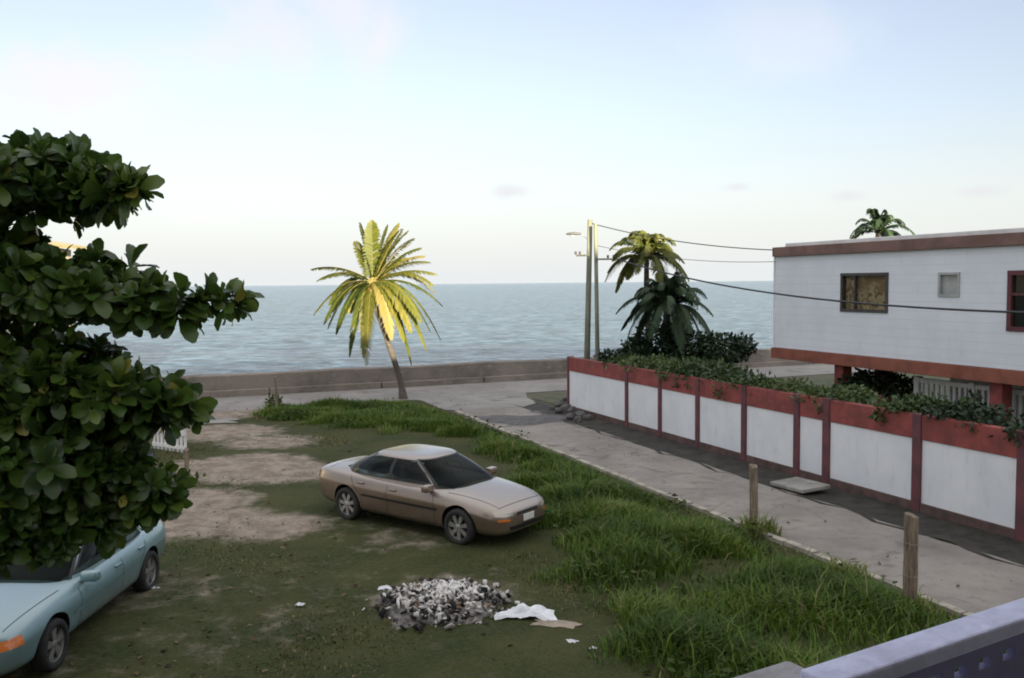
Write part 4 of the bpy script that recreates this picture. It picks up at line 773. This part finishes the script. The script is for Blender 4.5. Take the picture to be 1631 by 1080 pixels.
    def opened(x,y,t):
        cx,hx,hy,z=ring(t)
        if .058<t<.967 and abs(y)/hy<.896: return True
        for rows in sides:
            for (t0,f0,r0),(t1,f1,r1) in zip(rows[:-1],rows[1:]):
                if t0<=t<=t1 and abs(y)/hy>.5:
                    u=(t-t0)/(t1-t0)
                    if r0+(r1-r0)*u<x<f0+(f1-f0)*u: return True
        return False
    g=MB(); nr=44; na=360; vs=[]
    qs=[]
    for j in range(na): q=2*math.pi*(j+.5)/na; qs.append((math.cos(q),math.sin(q)))
    for i in range(nr+1):
        cx,hx,hy,z=ring(i/nr)
        for cc,sn in qs: vs.append((cx+hx*math.copysign(abs(cc)**(2/N_),cc),hy*math.copysign(abs(sn)**(2/N_),sn),z))
    cx,hx,hy,z=ring(1); cap=[(.985,.012),(.955,.026),(.90,.042),(.80,.058),(.6,.074),(.35,.084),(.12,.088)]
    for s_,dz in cap:
        for cc,sn in qs: vs.append((cx+hx*s_*math.copysign(abs(cc)**(2/N_),cc),hy*s_*math.copysign(abs(sn)**(2/N_),sn),z+dz*G.get('dome',1)))
    tot=nr+1+len(cap); fs=[]
    for i in range(tot-1):
        for j in range(na):
            a=i*na+j; b_=i*na+(j+1)%na
            if i<nr:
                mx_=(vs[a][0]+vs[b_][0])/2; my_=(vs[a][1]+vs[b_][1])/2
                if opened(mx_,my_,(i+.5)/nr): continue
            fs.append((a,b_,b_+na,a+na))
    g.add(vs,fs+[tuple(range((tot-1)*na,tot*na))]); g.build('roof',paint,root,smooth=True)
    def loopring(name,outer,inner,mat,parent):
        g=MB(); n_=len(outer); g.add(outer+inner,[(k,(k+1)%n_,n_+(k+1)%n_,n_+k) for k in range(n_)]); return g.build(name,mat,parent)
    def endloop(front,yb,ta,tb,off):
        P=[]; nu,nv=24,12; f=lambda u,t: gend(u*ring(t)[2]*yb,t,front,off)
        for k in range(nu): P.append(f(-1+2*k/nu,ta))
        for k in range(nv): P.append(f(1,ta+(tb-ta)*k/nv))
        for k in range(nu): P.append(f(1-2*k/nu,tb))
        for k in range(nv): P.append(f(-1,tb-(tb-ta)*k/nv))
        return P
    def sideloop(poly,sg,off):
        P=[]; nu=14; m_=5; f=lambda x,t:(lambda p:Vector((p.x,p.y*sg,p.z)))(gside(x,t,off)); rows=[]
        for (t0,f0,r0),(t1,f1,r1) in zip(poly[:-1],poly[1:]):
            for k in range(m_): a=k/m_; rows.append((t0+(t1-t0)*a,f0+(f1-f0)*a,r0+(r1-r0)*a))
        t,fx,rx=poly[0]; P+=[f(fx+(rx-fx)*k/nu,t) for k in range(nu)]; P+=[f(r[2],r[0]) for r in rows]
        t,fx,rx=poly[-1]; P+=[f(rx+(fx-rx)*k/nu,t) for k in range(nu)]; P+=[f(r[1],r[0]) for r in (rows[1:]+[poly[-1]])[::-1]]
        return P
    def endpane(name,front,yb,ta,tb,off,mat,parent):
        g=MB(); nu,nv=16,8; vs=[]
        for i in range(nu+1):
            for j in range(nv+1):
                t=ta+(tb-ta)*j/nv; hy=ring(t)[2]; vs.append(gend((-1+2*i/nu)*hy*yb,t,front,off))
        g.add(vs,[(i*(nv+1)+j,(i+1)*(nv+1)+j,(i+1)*(nv+1)+j+1,i*(nv+1)+j+1) for i in range(nu) for j in range(nv)]); return g.build(name,mat,parent,smooth=True)
    def sidepane(name,poly,sg,off,mat,parent):
        """poly: list of (t, x_front, x_rear) from bottom to top"""
        g=MB(); nu=12; vs=[]; rows=[]
        for (t0,f0,r0),(t1,f1,r1) in zip(poly[:-1],poly[1:]):
            for k_ in range(4): a=k_/4; rows.append((t0+(t1-t0)*a,f0+(f1-f0)*a,r0+(r1-r0)*a))
        rows.append(poly[-1])
        for (t,f,r) in rows:
            for i in range(nu+1): p=gside(f+(r-f)*i/nu,t,off); vs.append((p.x,p.y*sg,p.z))
        g.add(vs,[(i*(nu+1)+j,i*(nu+1)+j+1,(i+1)*(nu+1)+j+1,(i+1)*(nu+1)+j) for i in range(len(rows)-1) for j in range(nu)]); return g.build(name,mat,parent,smooth=True)
    for front,nm in ((True,'windscreen'),(False,'rear_window')):
        fr=loopring(nm,endloop(front,.912,.045,.98,.006),endloop(front,.880,.08,.945,.006),M['trim'],root); endpane('glass',front,.90,.07,.955,.001,M['screen'],fr)
    for sg in (-1,1):
        for (poly,ins) in sp['side']:
            fr=loopring('side_window',sideloop(poly,sg,.005),sideloop(ins,sg,.005),M['trim'],root); sidepane('glass',[((a[0]*.4+c_[0]*.6),(a[1]*.4+c_[1]*.6),(a[2]*.4+c_[2]*.6)) for a,c_ in zip(poly,ins)],sg,.001,M['sideglass'],fr)
        for pts in sp['seams']: strip('door_seam',pts,.011,sg,M['trim'],root)
        if sp.get('mould'): strip('side_moulding',sp['mould'],.05,sg,sp['mouldm'],root,.012)
        for (x,z) in sp['handles']:
            p=side(x,z,sg,0)
            MB().box(x-.09,x+.09,min(p.y,p.y+sg*.03)-.004,max(p.y,p.y+sg*.03),z-.018,z+.018,bev=.008).build('door_handle',paint if sp.get('hpaint',1) else M['trim'],root,auto=R(40))
        mx,mz=sp['mirror']; p=side(mx,mz-.08,sg,0); yb=abs(p.y)-.08
        g=MB(); g.box(mx-.07,mx+.09,sg*(yb+.04) if sg>0 else sg*(yb+.27),sg*(yb+.27) if sg>0 else sg*(yb+.04),mz-.03,mz+.11,bev=.035); mo=g.build('wing_mirror',paint,root,auto=R(45))
        MB().quad((mx-.075,sg*(yb+.08),mz),(mx-.075,sg*(yb+.24),mz),(mx-.075,sg*(yb+.24),mz+.08),(mx-.075,sg*(yb+.08),mz+.08)).build('mirror_glass',M['glass'],mo)
        for x in ax:
            y=sg*(sp['track']/2); w_=.105
            tp=[(.67*rw,-w_*.75),(.72*rw,-w_),(.90*rw,-w_),(.97*rw,-w_*.8),(rw,-w_*.45),(rw,w_*.45),(.97*rw,w_*.8),(.90*rw,w_),(.72*rw,w_),(.67*rw,w_*.75)]
            wh=MB().lathe(tp,40,'y',(x,y,rw)).build('wheel',M['rubber'],root,smooth=True)
            g=MB(); o_=sg*w_*.72; i_=sg*.01
            g.lathe([(.73*rw,o_+sg*.012),(.71*rw,o_+sg*.022),(.67*rw,o_),(.65*rw,i_),(.001,i_)],40,'y',(x,y,rw))
            ns=sp['spokes']
            for q in range(ns):
                a=2*math.pi*q/ns+.3; ca,sa=math.cos(a),math.sin(a); r0,r1=.10*rw,.69*rw; w0,w1=.055,sp.get('spw',.05); ya=y+o_*.95; yb2=y+o_*.55
                def P(r,w,yy): return (x+ca*r-sa*w,yy,rw+sa*r+ca*w)
                g.add([P(r0,-w0/2,ya),P(r0,w0/2,ya),P(r1,w1/2,ya*.985+y*.015),P(r1,-w1/2,ya*.985+y*.015),P(r0,-w0/2,yb2),P(r0,w0/2,yb2),P(r1,w1/2,yb2),P(r1,-w1/2,yb2)],[(0,1,2,3),(4,5,1,0),(5,6,2,1),(6,7,3,2),(7,4,0,3)])
            g.lathe([(.16*rw,o_*.6),(.16*rw,o_*1.0),(.12*rw,o_*1.08),(.001,o_*1.1)],20,'y',(x,y,rw)); g.build('rim',M['alloy'],wh,auto=R(35))
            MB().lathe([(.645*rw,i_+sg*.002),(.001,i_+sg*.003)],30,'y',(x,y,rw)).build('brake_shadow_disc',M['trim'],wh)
    xF=G['xf'][0]; xR=G['xr'][0]; proj('parcel_and_dash',[(xR+.20,-.56),(xF-.20,-.62),(xF-.20,.62),(xR+.20,.56)],'z',M['dash'],root,.006,40,16)
    zz=z0+.06; xs_=(G['xf'][1]+G['xr'][1])/2+.12
    for y in (-.36,.36):
        g=MB(); g.box(xs_-.07,xs_+.06,y-.23,y+.23,zz,zz+.25,bev=.04); g.box(xs_-.10,xs_-.01,y-.12,y+.12,zz+.27,zz+.39,bev=.035); g.build('front_seat',M['seat'],root,auto=R(50))
    g=MB(); g.box(xs_-.98,xs_-.84,-.58,.58,zz,zz+.19,bev=.05); g.build('rear_seat',M['seat'],root,auto=R(50))
    g=MB(); g.tube([(xs_+.62-.10*math.sin(q),.36+.17*math.cos(q),zz+.10+.14*math.sin(q)) for q in [k*2*math.pi/24 for k in range(25)]],.014,6); g.build('steering_wheel',M['dash'],root,smooth=True)
    MB().box(ax[1]-.6,ax[0]+.6,-.55,.55,.20,.30,bev=.03).build('underbody',M['trim'],root)
    return proj, side, strip
# --- gold sedan
cf=gp(734,869); crr=gp(557,829); d=(cf-crr); WB=d.length; fwd=d.normalized(); left=Vector((-fwd.y,fwd.x,0)); mid=(cf+crr)/2+left*.80
print('SEDAN wheelbase',WB,'mid',mid)
gs=thing('sedan_car','dusty beige gold sedan parked askew on the grass in mid lot','car',(mid.x,mid.y,.02),math.atan2(fwd.y,fwd.x))
hb=WB/2; k=WB/2.77
sed=dict(st=[(2.40,.36,.36,.58,.60),(2.37,.60,.27,.64,.66),(2.24,.78,.21,.71,.735),(1.95,.875,.20,.80,.84),(1.385,.915,.20,.885,.95),(.95,.925,.20,.925,1.0),(.4,.93,.20,.94,1.0),(-.5,.93,.20,.955,1.0),(-1.385,.925,.20,.975,1.03),(-1.95,.89,.22,.985,1.055),(-2.34,.83,.26,.965,1.03),(-2.46,.74,.30,.93,.985),(-2.52,.55,.36,.86,.90)],
 rw=.335,axles=(hb,-hb),track=1.60,spokes=7,spw=.085,
 gh=dict(z=(.90,1.385),xf=(1.36,.36),xr=(-1.96,-1.02),hy=(.845,.60),n=3.6,fb=.09,rb=.11,dome=.72),
 side=[([(.15,.775,-.295),(.55,.54,-.295),(.95,.20,-.275)],[(.19,.73,-.265),(.55,.50,-.265),(.92,.185,-.25)]),
       ([(.15,-.30,-1.50),(.40,-.30,-1.47),(.70,-.30,-1.22),(.87,-.29,-.98),(.95,-.28,-.76)],[(.19,-.34,-1.43),(.40,-.34,-1.40),(.68,-.34,-1.17),(.85,-.33,-.96),(.92,-.325,-.76)])],
 seams=[[(.92,.30),(.92,.6),(.88,.90)],[(-.30,.28),(-.30,.92)],[(-1.02,.40),(-1.04,.6),(-1.24,.78),(-1.36,.94)],[(.92,.30),(-1.0,.30)]],
 handles=[(-.14,.80),(-1.02,.83)],mirror=(.80,.93))
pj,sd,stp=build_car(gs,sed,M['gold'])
for sg in (-1,1):
    fr=pj('headlight',[(sg*.42,.575),(sg*.74,.60),(sg*.74,.70),(sg*.42,.655)],'+x',M['lamp'],gs,.008)
    pj('tail_light',[(sg*.36,.74),(sg*.74,.76),(sg*.74,.90),(sg*.36,.88)],'-x',M['redlens'],gs,.008)
    stp('side_moulding',[(1.0,.595),(-1.0,.60)],.045,sg,M['trim'],gs,.010)  # dark strip paints the shade below the shoulder crease
pj('indicator',[(-.50,.50),(-.72,.515),(-.72,.55),(-.50,.535)],'+x',M['amber'],gs,.008); pj('indicator',[(.50,.50),(.72,.515),(.72,.55),(.50,.535)],'+x',M['amber'],gs,.008)
pj('grille',[(-.33,.575),(.33,.575),(.30,.625),(-.30,.625)],'+x',M['trim'],gs,.006); pj('lower_grille',[(-.48,.33),(.48,.33),(.52,.40),(-.52,.40)],'+x',M['trim'],gs,.006)
pj('bonnet_seam',[(2.20,-.60),(2.20,.60),(2.212,.60),(2.212,-.60)],'z',M['trim'],gs,.003,20,1)
for sg in (-1,1): pj('bonnet_seam',[(1.15,sg*.77),(2.20,sg*.60),(2.20,sg*.589),(1.15,sg*.759)],'z',M['trim'],gs,.003,20,1)
pj('boot_seam',[(-2.1,-.70),(-2.1,.70),(-2.112,.70),(-2.112,-.70)],'z',M['trim'],gs,.003,20,1)
pl_=MB(); pl_.box(2.415,2.43,-.16,.16,.44,.56,bev=.006); pl_.build('number_plate',M['plate'],gs)
# --- teal car under the tree, nose towards the viewer
tf=gp(77,1068); tr_=gp(230,943); d=(tf-tr_); WB2=d.length; fwd=d.normalized(); left=Vector((-fwd.y,fwd.x,0)); mid=(tf+tr_)/2-left*.74
print('TEAL wheelbase',WB2,'mid',mid)
ts_=thing('saloon_car','pale teal car parked nose forward beneath the dark tree','car',(mid.x,mid.y,.02),math.atan2(fwd.y,fwd.x)); hb=WB2/2
tea=dict(st=[(2.30,.42,.36,.60,.62),(2.27,.66,.27,.66,.68),(2.14,.79,.22,.735,.755),(1.85,.85,.21,.80,.835),(1.3,.875,.21,.865,.905),(.9,.885,.21,.89,.94),(.4,.89,.21,.90,.95),(-.5,.89,.21,.91,.95),(-1.3,.885,.21,.925,.965),(-1.8,.865,.23,.935,.985),(-2.14,.82,.26,.925,.975),(-2.26,.74,.30,.90,.94),(-2.31,.55,.36,.83,.86)],
 rw=.315,axles=(hb,-hb),track=1.53,spokes=5,spw=.13,
 gh=dict(z=(.86,1.32),xf=(1.02,.22),xr=(-1.80,-1.12),hy=(.79,.585),n=4.6,fb=.05,rb=.06),
 side=[([(.16,.66,-.42),(.55,.40,-.42),(.90,.14,-.41)],[(.20,.60,-.385),(.55,.36,-.385),(.86,.14,-.38)]),
       ([(.16,-.42,-1.36),(.55,-.42,-1.20),(.90,-.41,-.98)],[(.20,-.455,-1.30),(.55,-.455,-1.15),(.86,-.445,-.95)])],
 seams=[[(.78,.30),(.78,.86)],[(-.42,.30),(-.42,.88)],[(-1.0,.42),(-1.02,.62),(-1.20,.78),(-1.30,.90)],[(.78,.30),(-.98,.30)]],
 handles=[(-.28,.77),(-1.06,.79)],mirror=(.60,.88))
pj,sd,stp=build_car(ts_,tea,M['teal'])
for sg in (-1,1):
    pj('headlight',[(sg*.34,.58),(sg*.64,.585),(sg*.64,.68),(sg*.34,.675)],'+x',M['lamp'],ts_,.008)
    pj('indicator',[(2.24,.57),(2.00,.58),(2.00,.69),(2.24,.665)],'y' if sg>0 else '-y',M['amber'],ts_,.008); pj('tail_light',[(sg*.36,.68),(sg*.74,.69),(sg*.74,.84),(sg*.36,.83)],'-x',M['redlens'],ts_,.008)
    stp('side_moulding',[(.95,.56),(-.98,.565)],.05,sg,M['teal'],ts_,.012)
pj('grille',[(-.30,.60),(.30,.60),(.28,.66),(-.28,.66)],'+x',M['trim'],ts_,.006); pj('bumper_slot',[(-.6,.40),(.6,.40),(.6,.45),(-.6,.45)],'+x',M['trim'],ts_,.006)
for sg in (-1,1): pj('bonnet_seam',[(1.05,sg*.735),(2.08,sg*.62),(2.08,sg*.609),(1.05,sg*.724)],'z',M['trim'],ts_,.003,20,1)
# ------------------------------------------------------------------ balcony railing in the foreground
M['lav']=plain('white_lavender_rail_paint',(.58,.60,.79),.6,.30,9,bmp=.25,spec=.3,c2=(.47,.48,.64)); M['lav2']=plain('dull_violet_rail_paint',(.20,.19,.34),.6,.15,4,bmp=.15); M['conc']=plain('bare_grey_concrete',(.36,.35,.36),.85,.25,5,bmp=.4)  # white rail with blue skylight and side shade put into its two colours
ZR=4.0; r1=gp(1631,950,ZR); r2=gp(1290,1060,ZR); dr=(r1-r2).normalized(); rz=math.atan2(dr.y,dr.x); bl=thing('balcony_railing','lavender painted railing with pierced band at the bottom right corner','railing',(r2.x,r2.y,ZR-1.0),rz)
X0,X1=-.03,2.6
MB().box(X0,X1,-.078,.0,.965,1.0,bev=.006).build('handrail',M['lav'],bl)
g=MB(); yA,yB=-.052,-.030; x=X0+.06; pit=.088
xs=[X0]; cells=[]
while x<X1-.1: cells.append((x,x+.048)); x+=pit
def band(z0,z1,h0,h1):
    prev=X0
    for a,b_ in cells:
        g.box(prev,a,yA,yB,z0,z1); g.box(a,b_,yA,yB,z0,h0); g.box(a,b_,yA,yB,h1,z1); prev=b_
    g.box(prev,X1,yA,yB,z0,z1)
band(.83,.965,.90,.925); g.build('pierced_band',M['lav2'],bl)
for k,(a,b_) in enumerate(cells): MB().box(b_+.004,b_+pit-.052,-.063,-.025,.12,.829).build('baluster',M['lav2'],bl)
MB().box(X0,X1,-.07,-.015,.05,.12).build('bottom_rail',M['lav2'],bl)
pc=gp(1255,1048,3.97); q=pc-Vector((r2.x,r2.y,3.97)); qx=q.dot(dr); qy=q.dot(Vector((-dr.y,dr.x,0)))
pp=thing('balcony_pillar','bare grey concrete pillar cap at the left end of the lavender railing','pillar',(r2.x,r2.y,0),rz)
MB().box(qx-.42,qx,qy-.42,qy,3.90,3.97,bev=.012).build('cap',M['conc'],pp); MB().box(qx-.38,qx-.06,qy-.38,qy-.06,3.0,3.90).build('shaft',M['conc'],pp)
# ------------------------------------------------------------------ guesthouse carrying the balcony, and an added shading block (both unseen, behind the viewer)
gh=thing('guesthouse','pale guesthouse that carries the lavender balcony railing','building',(0,0,0),rz); lx=Vector((dr.x,dr.y,0)); ly=Vector((-dr.y,dr.x,0)); yr=r2.dot(ly)
MB().box(-9,3.6,-11,-1.3,0,8.0).build('wall',M['cream'],gh); MB().box(3.6,9.5,-11,-1.3,0,6.2).build('wing_wall',M['cream'],gh); MB().box(3.602,9.8,-11.4,-.9,6.2,6.4).build('wing_roof',M['fascia'],gh); MB().box(-9.3,3.6,-11.4,-.9,8.0,8.2).build('roof',M['fascia'],gh)  # unseen heights shaped for the shade; low wing lets sun reach the palm
MB().box(-6,5.5,-1.298,yr+.03,2.85,2.998).build('balcony_floor',M['conc'],gh); MB().box(-6,5.5,-1.298,yr-.2,5.75,5.88).build('balcony_roof',M['fascia'],gh)
for x in (-5.9,5.4): MB().box(x-.12,x+.12,yr-.5,yr-.26,0,5.75).build('pillar',M['cream'],gh)
for x in (-5,-2,2,5): MB().box(x-.5,x+.5,-1.32,-1.302,3.2,5.2).build('door',M['dark'],gh)
ab=thing('apartment_block','tall pale block closing the lane behind the viewer','building',(31,-19,0))  # added unseen block, sized to throw shade on poles and house
MB().box(-15.5,16,-5,5,0,11.8).build('wall',M['cream'],ab); MB().box(-15.8,16.3,-5.3,5.3,11.8,12.1).build('roof',M['fascia'],ab)
for z in (1,4.6,8.2):
    for x in range(-13,15,4): MB().box(x,x+1.6,5.002,5.03,z,z+1.7).build('window',M['glass'],ab)
